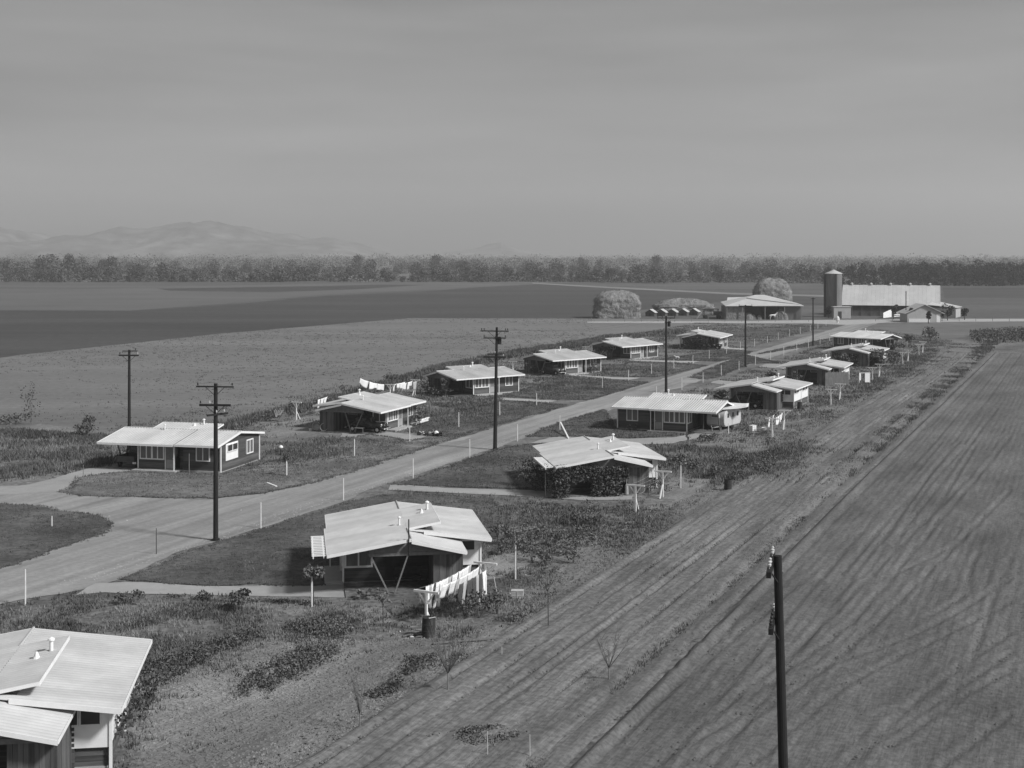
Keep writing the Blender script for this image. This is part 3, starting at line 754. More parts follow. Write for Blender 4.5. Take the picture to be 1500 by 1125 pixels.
utility_pole(7.72, 38.3, 10.0, 'near utility pole at lower right, its crossarms seen end on', [
    (9.72, 76.5, 1.3, 1.22, .13, [(-.85, 1), (-.45, 1), (1.05, 1), (.75, 1)], .45), (8.14, 76.5, 1.15, 1.1, .13, [(-1.0, 0), (-.6, 0), (-.2, 0), (.8, 1)], .40)],
    .15, .115, lean=(-.27, 0), grp='utility poles along the road')
q = [(x1, y1, 9.95), (x2+.18, y2, 11.2), (x3, y3, 9.95), (x4, y4, 10.0), (x5, y5, 9.5)]
for i in range(4):
    for off in (-1.1, 1.1):
        a = Vector((q[i][0]+off, q[i][1], q[i][2]+.12)); b = Vector((q[i+1][0]+off, q[i+1][1], q[i+1][2]+.12)); m = MB()
        m.tube([a.lerp(b, t/10)-Vector((0, 0, .8*4*(t/10)*(1-t/10))) for t in range(11)], .006, 4)
        tag(m.build('overhead_wire', M['wire']), 'thin overhead wire strung between the roadside utility poles', 'wire', 'overhead wires')

# ================================================================ TREE STAKES AND SMALL STAKES
stake_lab = {}
def stake(px, py, h=1.75, tilt=0, cat='stake', lab=None, name='tree_stake', grp='white stakes along the road', xy=None, r=.045, m='white_old'):
    x, y = xy or at(px, py); b = MB(); b.s = 1
    b.tube([(0, 0, -.2), (tilt*.5, 0, h*.5), (tilt, 0, h)], [r, r, r*.8], 6)
    o = b.build(name, M[m]); o.location = (x, y, 0)
    tag(o, lab or 'white painted stake beside the dirt road', cat, grp); return o
rs = [(37,887,1.9), (382,774,1.75), (503,733,1.65), (605,701,1.65), (688,671,1.7), (758,647,1.7), (820,630,1.55)]
rl = ['leftmost white stake, at the lower left corner by the road', 'white stake on the road edge just right of the three armed pole', 'white stake behind the roof of the near V brace house',
      'white stake on the near road edge, third to the left of the tallest pole base', 'white stake on the near road edge just left of the tallest pole', 'white stake on the near road edge just right of the tallest pole',
      'white stake behind the vine covered house with a board leaning at its foot']
for (a, b, h), l in zip(rs, rl): stake(a, b, h, lab=l)
for i in range(8, 20):
    x, y = ul(78.2+11.1*i, -51.2)
    if i in (5,): continue
    stake(0, 0, 1.6+.1*math.sin(i*3), xy=(x+rnd.uniform(-.2, .2), y+rnd.uniform(-.3, .3)), lab='white stake on the right hand edge of the road beyond the trailer house')
ll = [(122,712,1.7,'thin grey stake at the mouth of the junction house driveway'), (420,697,1.45,'white stake under a small round topped tree by the road'), (519,669,1.6,'white stake on the verge left of the V brace sedan house'),
      (600,647,1.6,'white stake on the verge in front of the dark sedan house'), (672,626,1.6,'white stake right of the toys on the verge'), (732,609,1.6,'white stake just right of the tallest utility pole, across the road'),
      (786,595,1.6,'white stake where a pale footpath crosses the far verge')]
for a, b, h, l in ll: stake(a, b, h, lab=l, r=.05 if a != 122 else .03, m='white_old' if a != 122 else 'midwood')
for i in range(7, 24):
    x, y = ul(97.4+11.25*i, -61.6)
    stake(0, 0, 1.55+.1*math.sin(i*5), xy=(x+rnd.uniform(-.2, .2), y+rnd.uniform(-.3, .3)), lab='white stake on the far left hand verge of the road')
stake(229, 812, 1.6, r=.025, m='darkwood', lab='thin dark stake on the near road edge at the junction')
stake(76, 772, .75, r=.04, lab='short white stake on the island lawn')
stake(277, 697, 1.85, r=.035, m='midwood', lab='grey stake against the wall of the junction house')
stake(1067, 636, 1.1, r=.05, lab='short white stake in front of the round ended trailer', grp='garden stakes')
def board(a, b, w, t, m, name, label, cat, za=.05, zb=.05, grp=None):
    A = Vector((*a, za)); Bv = Vector((*b, zb)); q = MB(); o_ = (A+Bv)/2
    q.bar(A-o_, Bv-o_, w, t); o = q.build(name, M[m]); o.location = o_; return tag(o, label, cat, grp)
board(at(821,631), at(833,643), .14, .08, 'white', 'fallen_board', 'white board lying from the stake foot toward the vine covered roof', 'board', .9, .05)
board(at(391,708), at(405,713.5), .16, .08, 'white', 'fallen_stake', 'white stake fallen flat on the verge right of the junction lawn', 'fallen stake')
board(at(634,945), at(734,937.5), .10, .06, 'midwood', 'long_plank', 'long pale plank lying on the bare soil below the oil drum', 'plank', .08, .12)
board(at(632,948.5), at(660,947), .14, .04, 'midwood', 'short_plank', 'short plank lying just below the long pale plank', 'plank', .05, .05)
board(at(360,981), at(396,978), .10, .05, 'midwood', 'garden_lath', 'thin lath lying in the bare garden between two crop rows', 'lath', .05, .06)
for i, (a, b) in enumerate([((608,621),(628,615)), ((608,623.5),(627,617.6)), ((609.5,619.8),(628.5,614))]):
    board(at(*a), at(*b), .16, .10, 'white', 'timber', 'white timber in the small stack right of the sedan house', 'timber', .12+.04*i, .12+.04*i, 'stack of white timber')
gs = [(722,775,.9), (735,770,1.0), (782,770,1.0), (789,745,.5), (833,775,1.2), (846,778,1.0), (817,765,.8), (762,758,.9), (868,790,.9), (881,781,1.5)]
for a, b, h in gs: stake(a, b, h, tilt=.05, r=.022, m='midwood', cat='garden stake', lab='thin stake standing among the leafy plants of the garden behind the washing', name='garden_stake', grp='thin stakes in the garden')
stake(731, 886, 1.5, tilt=-.28, r=.03, m='palewood', lab='leaning pale stake right of the washing line', grp='garden stakes', cat='garden stake', name='garden_stake')
stake(714, 1103+8, 1.0, r=.02, m='palewood', lab='pale stick at the very bottom edge of the bare soil', grp='garden stakes', cat='garden stake', name='garden_stake')
stake(776, 1112, .9, r=.02, m='palewood', lab='pale stick near the bottom edge beside the rutted strip', grp='garden stakes', cat='garden stake', name='garden_stake')
stake(735, 963, .5, r=.02, m='palewood', lab='short stick beside the dark weed patch right of the fan shaped tree', grp='garden stakes', cat='garden stake', name='garden_stake')
stake(799, 728, 1.9, r=.03, m='palewood', lab='pale stake in front of the vine covered carport corner', grp='garden stakes', cat='garden stake', name='garden_stake')

# ================================================================ DRUMS, CRATES, TUBS
def drum(x, y, label, r=.30, h=.9, tiltx=0, m='rust', open_=True):
    b = MB(); b.lathe([(r, 0), (r*1.03, .02), (r, .05), (r, h*.3), (r*1.04, h*.33), (r, h*.36), (r, h*.63), (r*1.04, h*.66), (r, h*.69), (r, h-.03), (r*1.03, h), (r*.95, h), (r*.93, h-.35)], (0, 0, 0), 22)
    o = b.build('oil_drum', M[m]); o.location = (x, y, 0); o.rotation_euler = (tiltx, R(3), 0)
    return tag(o, label, 'oil drum', 'oil drums')
xb, yb = at(627, 933); drum(xb, yb, 'rusty open oil drum below the near white clothes pole', .32, .95)
q = MB(); q.bar((xb+.05, yb-.25, .97), (xb+.36, yb-.05, .97), .07, .03); tag(q.build('wood_scrap', M['palewood']), 'pale scrap of wood resting on the rim of the oil drum', 'wood scrap')
drum(*at(1066, 719), 'dark oil drum standing alone beside the rutted strip', .30, .92)
drum(*at(1171, 599.5), 'dark oil drum behind the V brace house beyond the trailer', .28, .85)
def crate(x, y, rz, w, dpt, h, label, m='palewood'):
    b = MB()
    n = 3; sh = h/n
    for i in range(n):
        z0, z1 = i*sh+.01, (i+1)*sh-.012
        b.box(-w/2, -dpt/2, z0, w/2, -dpt/2+.02, z1); b.box(-w/2, dpt/2-.02, z0, w/2, dpt/2, z1)
    for sx in (-1, 1): b.box(sx*w/2-.012, -dpt/2+.021, 0, sx*w/2+.012, dpt/2-.021, h)
    b.box(-.02, -dpt/2-.018, 0, .03, -dpt/2-.001, h); b.box(-w/2, -dpt/2+.022, .02, w/2, dpt/2-.022, .05)
    b.box(-w/2-.02, -dpt/2-.02, h+.002, w/2+.02, dpt/2+.02, h+.03)
    o = b.build('wooden_crate', M[m]); o.location = (x, y, 0); o.rotation_euler = (0, 0, rz); return tag(o, label, 'crate', 'crates in the yards')
crate(*at(758, 876), R(-4), .62, .4, .40, 'pale wooden crate on the grass right of the washing')
crate(*at(1102.5, 631), R(40), .6, .5, .55, 'white crate right of the round ended trailer', 'white')
def basin(x, y, r, h, label, name='basin', m='white', tilt=0):
    b = MB(); b.lathe([(r*.7, 0), (r*.74, 0), (r, h), (r*1.05, h+.01), (r*.96, h+.01), (r*.68, .03)], (0, 0, 0), 18)
    o = b.build(name, M[m]); o.location = (x, y, .01 if not tilt else r); o.rotation_euler = (tilt, 0, 0); return tag(o, label, 'basin', 'tubs and basins')
basin(*at(1120, 630), .3, .25, 'white basin on the grass right of the white crate')
basin(*at(455, 631), .22, .22, 'small white basin on bare ground left of the sedan house')
basin(*at(464, 631), .42, .4, 'left hand round washtub leaning at the sedan house corner', 'washtub', 'galv', R(70))
basin(*at(475, 632), .40, .4, 'right hand round washtub leaning at the sedan house corner', 'washtub', 'galv', R(75))
basin(*at(937, 723.5), .36, .3, 'round tub leaning against the board wall of the vine covered house', 'washtub', 'galv', R(72))
basin(*at(684, 874), .33, .35, 'dark tub under the hanging washing', 'washtub', 'rust')
for (a, b, r_) in ((586,926,.05), (577,929,.04), (603,934,.07), (610,930,.05), (515,921,.09), (712,895,.05), (659,923,.05), (734,867,.04), (770,843,.04), (747,870,.05), (1181,645,.08), (1304,582,.12), (1394,665,.09), (690,897,.06), (353,748,.04), (87,720,.05), (160,757,.05), (186,763,.04)):
    q = MB(); n = 7; c = at(a, b); q.s = 1
    q.lathe([(r_*.6, -.01), (r_, .02), (r_*.8, r_*.7), (r_*.3, r_*.9)], (0, 0, 0), 7); o = q.build('pale_litter', M['litter']); o.location = (c[0], c[1], .02); o.scale = (1.6, .8, 1); o.rotation_euler = (0, 0, a)
    tag(o, 'small pale scrap lying on the ground', 'litter', 'small pale scraps on the ground')
# rubble by the drum
for i in range(7):
    a, b = 598+rnd.uniform(0, 24), 926+rnd.uniform(0, 9); c = at(a, b); q = MB(); L_ = rnd.uniform(.15, .45); an = rnd.uniform(-.5, .5)
    q.bar((-L_*math.cos(an), -L_*math.sin(an), .06), (L_*math.cos(an), L_*math.sin(an), .12), .09, .05); o = q.build('wood_scrap', M['midwood']); o.location = (c[0], c[1], 0)
    tag(o, 'broken wood scrap in the heap left of the rusty open drum', 'wood scrap', 'heap of wood scraps')

# ================================================================ CLOTHES POLES AND WASHING
def clothes_pole(x, y, ang, label, bdir, h=1.95, bl=.75, arm=.68):
    r = empty('clothes_pole', (x, y, 0), ang); tag(r, label, 'clothes pole', 'white clothes poles')
    b = MB(); b.box(-.055, -.055, -.2, .055, .055, h-.06); b.build('post', M['white'], r)
    b = MB(); b.box(-arm, -.045, h-.055, arm, .045, h+.05); b.build('crossbar', M['white'], r)
    b = MB(); b.bar((.06, 0, h-.55), (.42, 0, h-.06), .07); b.bar((-.06, 0, h-.55), (-.42, 0, h-.06), .07); b.build('knee_brace', M['white'], r)
    b = MB(); b.bar((0, bdir*.06, .95), (0, bdir*bl, 0), .08); b.build('ground_brace', M['white'], r)
    return r
def line_pair(pA, pB, la, lb, h=1.95, wires=True):
    a = Vector((*pA, 0)); b = Vector((*pB, 0)); dv = (b-a).normalized(); ang = math.atan2(dv.y, dv.x)-math.pi/2
    if la: clothes_pole(a.x, a.y, ang, la, 1)
    if lb: clothes_pole(b.x, b.y, ang, lb, -1)
    n = Vector((-dv.y, dv.x, 0))
    out = []
    for k in (-.6, 0, .6):
        s, e = a+n*-k, b+n*-k
        def pt(t, s=s, e=e): return s.lerp(e, t)+Vector((0, 0, h+.06-.18*4*t*(1-t)))
        if wires:
            m = MB(); m.tube([pt(t/8) for t in range(9)], .006, 4)
            tag(m.build('clothes_line', M['wirel']), 'thin wire clothes line strung between two white poles', 'clothes line', 'clothes lines')
        out.append(pt)
    return out, dv, n
def garment(pt, t0, t1, drop, m, label, n, grp, taper=0, name='washing'):
    V = []; nx, nz = 8, 6; ph = rnd.uniform(0, 6); sw = rnd.uniform(-.22, .02); sk = rnd.uniform(-.35, .35)
    a0, a1 = pt(t0), pt(t1)
    for j in range(nz+1):
        v = j/nz
        for i in range(nx+1):
            u = i/nx; uu = .5+(u-.5)*(1-taper*v); p = a0.lerp(a1, uu); base = pt(t0+(t1-t0)*u)
            V.append((p.x+n.x*.07*math.sin(u*9+ph)*v+sw*v, p.y+n.y*.07*math.sin(u*9+ph)*v, base.z-.03*math.sin(u*math.pi)-drop*v*(1+.10*math.sin(u*5+ph)+sk*(u-.5))))
    c = (V[0][0], V[0][1], 0); V = [(x-c[0], y-c[1], z) for x, y, z in V]
    Fc = [(j*(nx+1)+i, j*(nx+1)+i+1, (j+1)*(nx+1)+i+1, (j+1)*(nx+1)+i) for j in range(nz) for i in range(nx)]
    o = np_obj(name, V, Fc, M[m], smooth=True); o.location = c
    md = o.modifiers.new('thickness', 'SOLIDIFY'); md.thickness = .012
    return tag(o, label, 'washing', grp)
# line 1: near house
w1, dv, n1 = line_pair(at(624.5, 866.8, 1.95), at(711, 825, 1.95), 'near white clothes pole above the rusty open oil drum', 'white clothes pole behind the hanging washing, at the house end')
G1 = 'washing on the near clothes line'
names = {'cloth1': 'white', 'cloth2': 'grey', 'cloth3': 'dark'}
def hang(pt, t, lst, wire_name, n, grp):
    for wd, dr_, m, tp in lst:
        garment(pt, t, t+wd, dr_, m, names[m]+' cloth hanging on the '+wire_name+' wire of the near clothes line', n, grp, tp); t += wd+rnd.choice([-.004, .003, .012])
hang(w1[0], .16, [(.05, 1.0, 'cloth1', .3), (.04, .85, 'cloth2', .3), (.035, 1.1, 'cloth1', .1), (.04, .8, 'cloth3', .3), (.06, 1.15, 'cloth1', .2), (.05, 1.2, 'cloth1', .3), (.09, .75, 'cloth1', .02), (.06, .95, 'cloth2', .3), (.10, .85, 'cloth1', .03), (.07, .7, 'cloth1', .2), (.11, .8, 'cloth1', .02), (.05, 1.0, 'cloth2', .3)], 'front', n1, G1)
hang(w1[1], .26, [(.13, .6, 'cloth1', .02), (.10, .7, 'cloth1', .1), (.05, .85, 'cloth2', .3), (.14, .65, 'cloth1', .02), (.08, .8, 'cloth1', .2), (.10, .6, 'cloth1', .05)], 'middle', n1, G1)
hang(w1[2], .36, [(.07, .9, 'cloth3', .3), (.05, 1.0, 'cloth2', .2), (.08, 1.2, 'cloth3', .3), (.07, 1.25, 'cloth3', .3), (.05, 1.1, 'cloth2', .3), (.07, 1.2, 'cloth3', .3), (.07, 1.15, 'cloth1', .3)], 'far', n1, G1)
line_pair(at(931, 712, 1.9), at(971, 691.5, 1.9), 'white clothes pole in front of the vine covered house', 'white clothes pole right of the vine covered house', 1.9)
w3, dv, n3 = line_pair(at(1131, 614, 1.9), at(1149, 602, 1.9), 'nearer white clothes pole of the line right of the trailer', 'farther white clothes pole of the line right of the trailer', 1.9)
for k, t, wd, dr_ in ((0, .25, .06, 1.0), (1, .3, .12, .7), (1, .45, .12, .8), (1, .6, .1, .7), (0, .55, .12, .6), (1, .74, .10, .7)):
    garment(w3[k], t, t+wd, dr_, 'cloth1', 'white cloth hanging on the line right of the trailer', n3, 'washing right of the trailer', .1)
line_pair(at(1217, 571, 1.9), at(1231, 563, 1.9), 'nearer clothes pole behind the V brace house beyond the trailer', 'farther clothes pole behind the V brace house beyond the trailer', 1.9)
line_pair(at(1277.8, 539, 1.9), at(1288.5, 534, 1.9), 'nearer clothes pole right of the reed screen house', 'farther clothes pole right of the reed screen house', 1.9)
line_pair(at(1322, 517, 1.9), at(1330.5, 513, 1.9), 'nearer clothes pole right of the bush hidden house', 'farther clothes pole right of the bush hidden house', 1.9)
line_pair(at(1346, 505, 1.9), at(1352, 501, 1.9), 'nearer pole of the farthest clothes line in the right row', 'farther pole of the farthest clothes line in the right row', 1.9)
w8, dv, n8 = line_pair(at(434, 590, 1.9), at(480, 581.5, 1.9), 'white clothes pole on the bare ground left of the sedan house', None, 1.9)
for t, wd, m in ((.68, .08, 'cloth1'), (.78, .10, 'cloth1'), (.89, .10, 'cloth1')):
    garment(w8[1], t, t+wd, .85, m, 'white cloth hanging just behind the left roof end of the sedan house', n8, 'washing behind the sedan house left end')
w9, dv, n9 = line_pair(at(571.6, 564, 1.9), at(608, 557, 1.9), 'nearer white clothes pole showing above the sedan house roof', 'farther white clothes pole behind the sedan house roof', 1.9)
for k, t, wd, dr_, m in ((0, .30, .10, .9, 'cloth1'), (0, .42, .12, .8, 'cloth1'), (0, .55, .12, .9, 'cloth1'), (0, .68, .08, 1.1, 'cloth1'), (1, .05, .10, .9, 'cloth3'), (1, .18, .08, 1.0, 'cloth3'), (1, .40, .25, .7, 'cloth1'), (1, .70, .18, .8, 'cloth1'), (2, .75, .15, 1.0, 'cloth2')):
    garment(w9[k], t, t+wd, dr_, m, names[m]+' cloth on the line beyond the roof of the sedan house', n9, 'washing beyond the sedan house roof')
for t, wd in ((-.95, .30), (-.62, .28), (-.32, .25)):
    garment(w9[0], t, t+wd, .75, 'cloth1', 'white sheet hung left of the pole above the sedan house roof', n9, 'sheets left of the sedan house pole')
clothes_pole(*at(751, 529.6, 1.9), R(-25), 'single clothes pole showing right of the house behind the tallest pole', 1, 1.9)
clothes_pole(*at(858, 508, 1.9), R(-25), 'clothes pole top showing above the house with the car nose', 1, 1.9)
# sheets at the end of the farthest right house
a = Vector((*at(1310, 500, 1.6), 0)); b = Vector((*at(1330, 501.5, 1.6), 0)); nn = Vector((0, 1, 0))
def pt8(t): return a.lerp(b, t)+Vector((0, 0, 1.75))
for t, wd in ((.0, .32), (.36, .30), (.70, .28)): garment(pt8, t, t+wd, .95, 'cloth1', 'white sheet hanging at the right end of the farthest right row house', nn, 'sheets at the farthest right row house')
# ================================================================ WHITE CLOTH FRAME near reed screen
X, Y = at(1266, 561); r = empty('drying_frame', (X, Y, 0), R(10)); tag(r, 'wooden frame with a white sheet right of the reed screen', 'drying frame')
q = MB(); q.bar((-.75, 0, 0), (-.75, 0, 1.45), .07); q.bar((.85, 0, 0), (.85, 0, 1.45), .07); q.bar((-.75, 0, 1.44), (.85, 0, 1.44), .07); q.build('frame', M['white_old'], r)
q = MB(); q.box(.1, -.03, .1, .8, .03, 1.38); q.build('sheet', M['cloth1'], r)
q = MB(); q.box(-.72, -.03, .4, -.5, .03, 1.38); q.build('towel', M['cloth1'], r)
# reed fence
X, Y = at(1209, 565.5); X2, Y2 = at(1243, 565); r = empty('reed_fence', (X, Y, 0), math.atan2(Y2-Y, X2-X)); tag(r, 'reed screen fence standing in front of the carport store', 'reed fence')
L_ = math.hypot(X2-X, Y2-Y); q = MB()
for i in range(int(L_/.07)): x = i*.07; q.box(x, -.03+.01*(i % 2), 0, x+.06, .02+.01*(i % 2), 1.95+rnd.uniform(-.12, .08))
q.build('reed_panel', M['reed'], r)
for x in (0, L_/2, L_): q = MB(); q.box(x-.05, .04, 0, x+.05, .12, 2.0); q.build('post', M['midwood'], r)

# ================================================================ VEHICLES
def wheel(parent, x, y, r=.36, w=.16, side=1):
    t = MB(); t.disc_wheel((x, y, r), r, w); wt = t.build('wheel', M['rubber'], parent, True)
    h = MB(); h.disc_wheel((x, y+side*w*.42, r), r*.5, .05, n=14); h.build('hubcap', M['chrome'], wt, True)
def loft(secs, n=20, p=2.6):     # secs: x, zc, half height, half width
    V = []
    for x, z0, z1, hw, tw in secs:
        for j in range(n):
            a = 2*math.pi*j/n; c, s_ = math.cos(a), math.sin(a)
            yy = math.copysign(abs(c)**(2/p), c); zz = math.copysign(abs(s_)**(2/p), s_)
            k = hw + (tw-hw)*(zz*.5+.5)
            V.append((x, yy*k, (z0+z1)/2+zz*(z1-z0)/2))
    Fc = []
    for k in range(len(secs)-1):
        for j in range(n): Fc.append((k*n+j, k*n+(j+1) % n, (k+1)*n+(j+1) % n, (k+1)*n+j))
    m = MB(); m.v = V; m.f = Fc+[list(range(n))[::-1], [(len(secs)-1)*n+j for j in range(n)]]; return m
def sedan(x, y, rz, label, m='black'):
    r = empty('sedan_car', (x, y, .05), rz); tag(r, label, 'car', 'cars under the carports')
    b = loft([(-2.1, .45, .62, .45, .4), (-2.0, .38, .95, .68, .55), (-1.5, .34, 1.3, .76, .55), (-1.1, .34, 1.62, .78, .52), (-.3, .34, 1.72, .79, .54), (.25, .34, 1.68, .79, .52), (.62, .34, 1.15, .76, .60), (.72, .36, 1.05, .62, .42), (1.5, .38, 1.0, .48, .34), (1.95, .4, .95, .36, .28), (2.02, .45, .88, .28, .22)])
    b.build('body', M[m], r, True)
    for sx in (-1.42, 1.38):
        for sy in (-1, 1):
            f = MB(); pts = [(sx-.62, sy*.72, .42), (sx-.45, sy*.74, .66), (sx-.15, sy*.75, .82), (sx+.15, sy*.75, .82), (sx+.42, sy*.74, .66), (sx+.58, sy*.72, .40)]
            f.tube(pts, [.08, .15, .18, .18, .14, .06], 10); f.build('fender', M[m], r, True); wheel(r, sx, sy*.72, .35, .16, sy)
    for sy in (-1, 1):
        q = MB(); q.lathe([(.02, -.1), (.11, -.06), (.13, .0), (.10, .03)], (0, 0, 0), 12); o = q.build('headlight', M['chrome'], r, True); o.location = (1.75, sy*.42, .82); o.rotation_euler = (0, R(90), 0)
        q = MB(); q.box(-1.0, sy*.775, 1.15, -.45, sy*.755, 1.5) if sy > 0 else q.box(-1.0, -.775, 1.15, -.45, -.755, 1.5); q.build('side_window', M['glass'], r)
        q = MB(); q.box(-.35, sy*.765, 1.15, .2, sy*.785, 1.5); q.build('side_window', M['glass'], r)
        q = MB(); q.box(-.7, sy*.86, .34, .7, sy*.66, .38); q.build('running_board', M[m], r)
    q = MB(); q.hexa([(.38, -.5, 1.18), (.38, .5, 1.18), (.40, .5, 1.16), (.40, -.5, 1.16)], [(.27, -.42, 1.52), (.27, .42, 1.52), (.30, .42, 1.52), (.30, -.42, 1.52)]) ; q.T = None
    o = q.build('windscreen', M['glass'], r); o.location.x = .16
    for xx in (-2.25, 2.2): q = MB(); q.tube([(xx-.06, -.75, .46), (xx, -.4, .46), (xx, .4, .46), (xx-.06, .75, .46)], .045, 8); q.build('bumper', M['chrome'], r, True)
    return r
def in_house(o, x, y): return hp(o, x, y)
h = HS['A2']; p = hp(h, 1.9, 2.4); sedan(p[0], p[1], h.rotation_euler.z-math.pi/2, 'dark sedan parked under the V braced carport of the left row')
h = HS['R5']; p = hp(h, 1.9, 3.3); sedan(p[0], p[1], h.rotation_euler.z-math.pi/2-0.0, 'dark car with bright headlamp in the carport beyond the trailer')
h = HS['A4']; p = hp(h, 1.9, 2.0); sedan(p[0], p[1], h.rotation_euler.z-math.pi/2, 'car whose nose shows at the third last left row house', 'greycar')
h = HS['A6']; p = hp(h, 1.9, 2.2); sedan(p[0], p[1], h.rotation_euler.z-math.pi/2, 'car in the carport of the farthest left row house')
# pickup
h = HS['A1']; p = hp(h, 1.85, 3.1)
r = empty('pickup_truck', (p[0], p[1], .05), h.rotation_euler.z-math.pi/2+math.pi+R(8)); tag(r, 'dusty pickup truck parked tail first under the left end of the roof', 'pickup truck')
b = loft([(.1, .5, 1.0, .72, .7), (.12, .4, 1.7, .74, .58), (.6, .4, 1.78, .75, .58), (1.05, .4, 1.7, .74, .56), (1.3, .4, 1.15, .62, .5), (2.0, .42, 1.05, .42, .34), (2.25, .45, .95, .34, .28)]); b.build('cab', M['black'], r, True)
q = MB(); q.box(-2.1, -.72, .62, 0.05, .72, .68); q.box(-2.1, -.75, .62, .05, -.70, 1.08); q.box(-2.1, .70, .62, .05, .75, 1.08); q.box(-.0, -.70, .62, .05, .70, 1.1); q.build('cargo_bed', M['greycar'], r)
q = MB(); q.box(-2.16, -.74, .60, -2.11, .74, 1.06); tg = q.build('tailgate', M['greycar'], r)
q = MB(); q.box(-2.19, -.95, .42, -2.17, -.62, .58); q.build('number_plate', M['litter'], r)
for sx in (-1.45, 1.5):
    for sy in (-1, 1):
        f = MB(); f.tube([(sx-.55, sy*.78, .45), (sx-.3, sy*.8, .72), (sx, sy*.8, .82), (sx+.3, sy*.8, .72), (sx+.5, sy*.78, .45)], [.07, .12, .14, .12, .06], 10); f.build('fender', M['black'], r, True); wheel(r, sx, sy*.76, .37, .16, sy)
for sy in (-1, 1): q = MB(); q.box(.35, sy*.70, 1.2, .9, sy*.73, 1.55); q.build('side_window', M['glass'], r)
q = MB(); q.box(.085, -.4, 1.22, .11, .4, 1.55); q.build('rear_window', M['curtain'], r)
# trailer -------------------------------------------------------------------
X, Y = at(1066, 631.5)
r = empty('house_trailer', (X-.1, Y+1.9, 0), R(57)); tag(r, 'round ended pale house trailer parked at the carport of the broadside house', 'trailer')
prof = []
Lt, Ht = 4.3, 2.25
for k in range(25):
    a = math.pi*k/24; c, s_ = math.cos(a), math.sin(a)
    prof.append((math.copysign(abs(c)**.62, c)*Lt/2, .95+abs(s_)**.62*(Ht-.95)))
prof += [(-Lt/2+.05, .7), (-Lt/2+.35, .45), (Lt/2-.35, .45), (Lt/2-.05, .7)]
q = MB(); q.prism([(x, -1.02, z) for x, z in prof], (0, 2.04, 0)); ob = q.build('trailer_body', M['trailer'], r)
bv = ob.modifiers.new('b', 'BEVEL'); bv.width = .09; bv.segments = 3; bv.limit_method = 'ANGLE'; bv.angle_limit = R(50)
for sy in (-1, 1):
    for xx, ww in ((-1.2, .4), (.0, .35), (1.2, .4)):
        q = MB(); q.box(xx-ww/2, sy*1.025, 1.35, xx+ww/2, sy*1.05, 1.80); f = q.build('window', M['glass'], r)
    q = MB(); q.disc_wheel((0, sy*.9, .34), .34, .16); q.build('wheel', M['rubber'], r, True)
q = MB(); q.box(-2.19, -.45, 1.38, -2.10, .45, 1.72); q.build('end_window_frame', M['white'], r)
q = MB(); q.box(-2.205, -.38, 1.43, -2.191, .38, 1.67); q.build('end_window', M['glass'], r)
q = MB(); q.bar((-2.1, .5, .5), (-3.0, 0, .42), .08); q.bar((-2.1, -.5, .5), (-3.0, 0, .42), .08); q.tube([(-2.95, 0, 0), (-2.95, 0, .5)], .04, 6); q.build('tow_bar', M['galv'], r)
# awning
X0, Y0 = X-.1, Y+1.9
aw = empty('canvas_awning', (X0, Y0, 0), R(0)); tag(aw, 'pale sagging canvas awning stretched over the round ended trailer', 'awning')
cs = [Vector((*at(1051, 601, 2.30), 2.30)), Vector((*at(1101, 598, 2.45), 2.45)), Vector((*at(1084, 592.0, 2.6), 2.6)), Vector((*at(1062, 594.5, 2.65), 2.65))]
V = []; N_ = 14
cs = [Vector((-2.5, -2.4, 2.30)), Vector((2.3, -1.5, 2.50)), Vector((3.0, 2.2, 2.45)), Vector((-1.2, 1.9, 2.62))]
for j in range(N_+1):
    for i in range(N_+1):
        u, v = i/N_, j/N_; pnt = cs[0].lerp(cs[1], u).lerp(cs[3].lerp(cs[2], u), v)
        V.append((pnt.x, pnt.y, max(pnt.z-.28*4*u*(1-u)*(1-.5*v)*.9, 0)+.12*math.sin(u*3.1)**2))
Fc = [(j*(N_+1)+i, j*(N_+1)+i+1, (j+1)*(N_+1)+i+1, (j+1)*(N_+1)+i) for j in range(N_) for i in range(N_)]
o = np_obj('canvas', V, Fc, M['canvas'], aw, True); md = o.modifiers.new('t', 'SOLIDIFY'); md.thickness = .02
for c in (cs[0], cs[1], cs[2]): q = MB(); q.tube([(c.x, c.y, 0), (c.x, c.y, c.z)], .03, 6); q.build('pole', M['midwood'], aw)

# ================================================================ TOYS, IMPLEMENTS, ANIMALS
def tricycle(px, py, rz, label):
    r = empty('tricycle', (*at(px, py), 0), rz); tag(r, label, 'tricycle', 'toys on the verge')
    q = MB(); q.disc_wheel((.35, 0, .22), .22, .05); q.build('front_wheel', M['rubber'], r, True)
    for sy in (-1, 1): q = MB(); q.disc_wheel((-.3, sy*.22, .13), .13, .05); q.build('rear_wheel', M['rubber'], r, True)
    q = MB(); q.tube([(.35, 0, .22), (.25, 0, .6)], .02, 6); q.tube([(.3, 0, .42), (-.3, 0, .16)], .025, 6); q.bar((-.3, -.22, .14), (-.3, .22, .14), .03); q.tube([(.25, -.2, .6), (.25, .2, .6)], .018, 6); q.build('frame', M['galv'], r)
    q = MB(); q.lathe([(.10, 0), (.13, .03), (.08, .06)], (-.1, 0, .34), 10); q.build('seat', M['white_old'], r)
tricycle(631, 638.5, R(20), 'small tricycle in the middle of the toys on the verge')
tricycle(618.5, 638, R(200), 'leftmost pale toy of the group on the verge')
r = empty('wagon', (*at(640.5, 639.5), 0), R(-30)); tag(r, 'small wagon with a white sack, rightmost of the toys on the verge', 'wagon', 'toys on the verge')
q = MB(); q.box(-.45, -.22, .22, .45, .22, .26); q.box(-.45, -.24, .22, .45, -.22, .4); q.box(-.45, .22, .22, .45, .24, .4); q.build('tray', M['rust'], r)
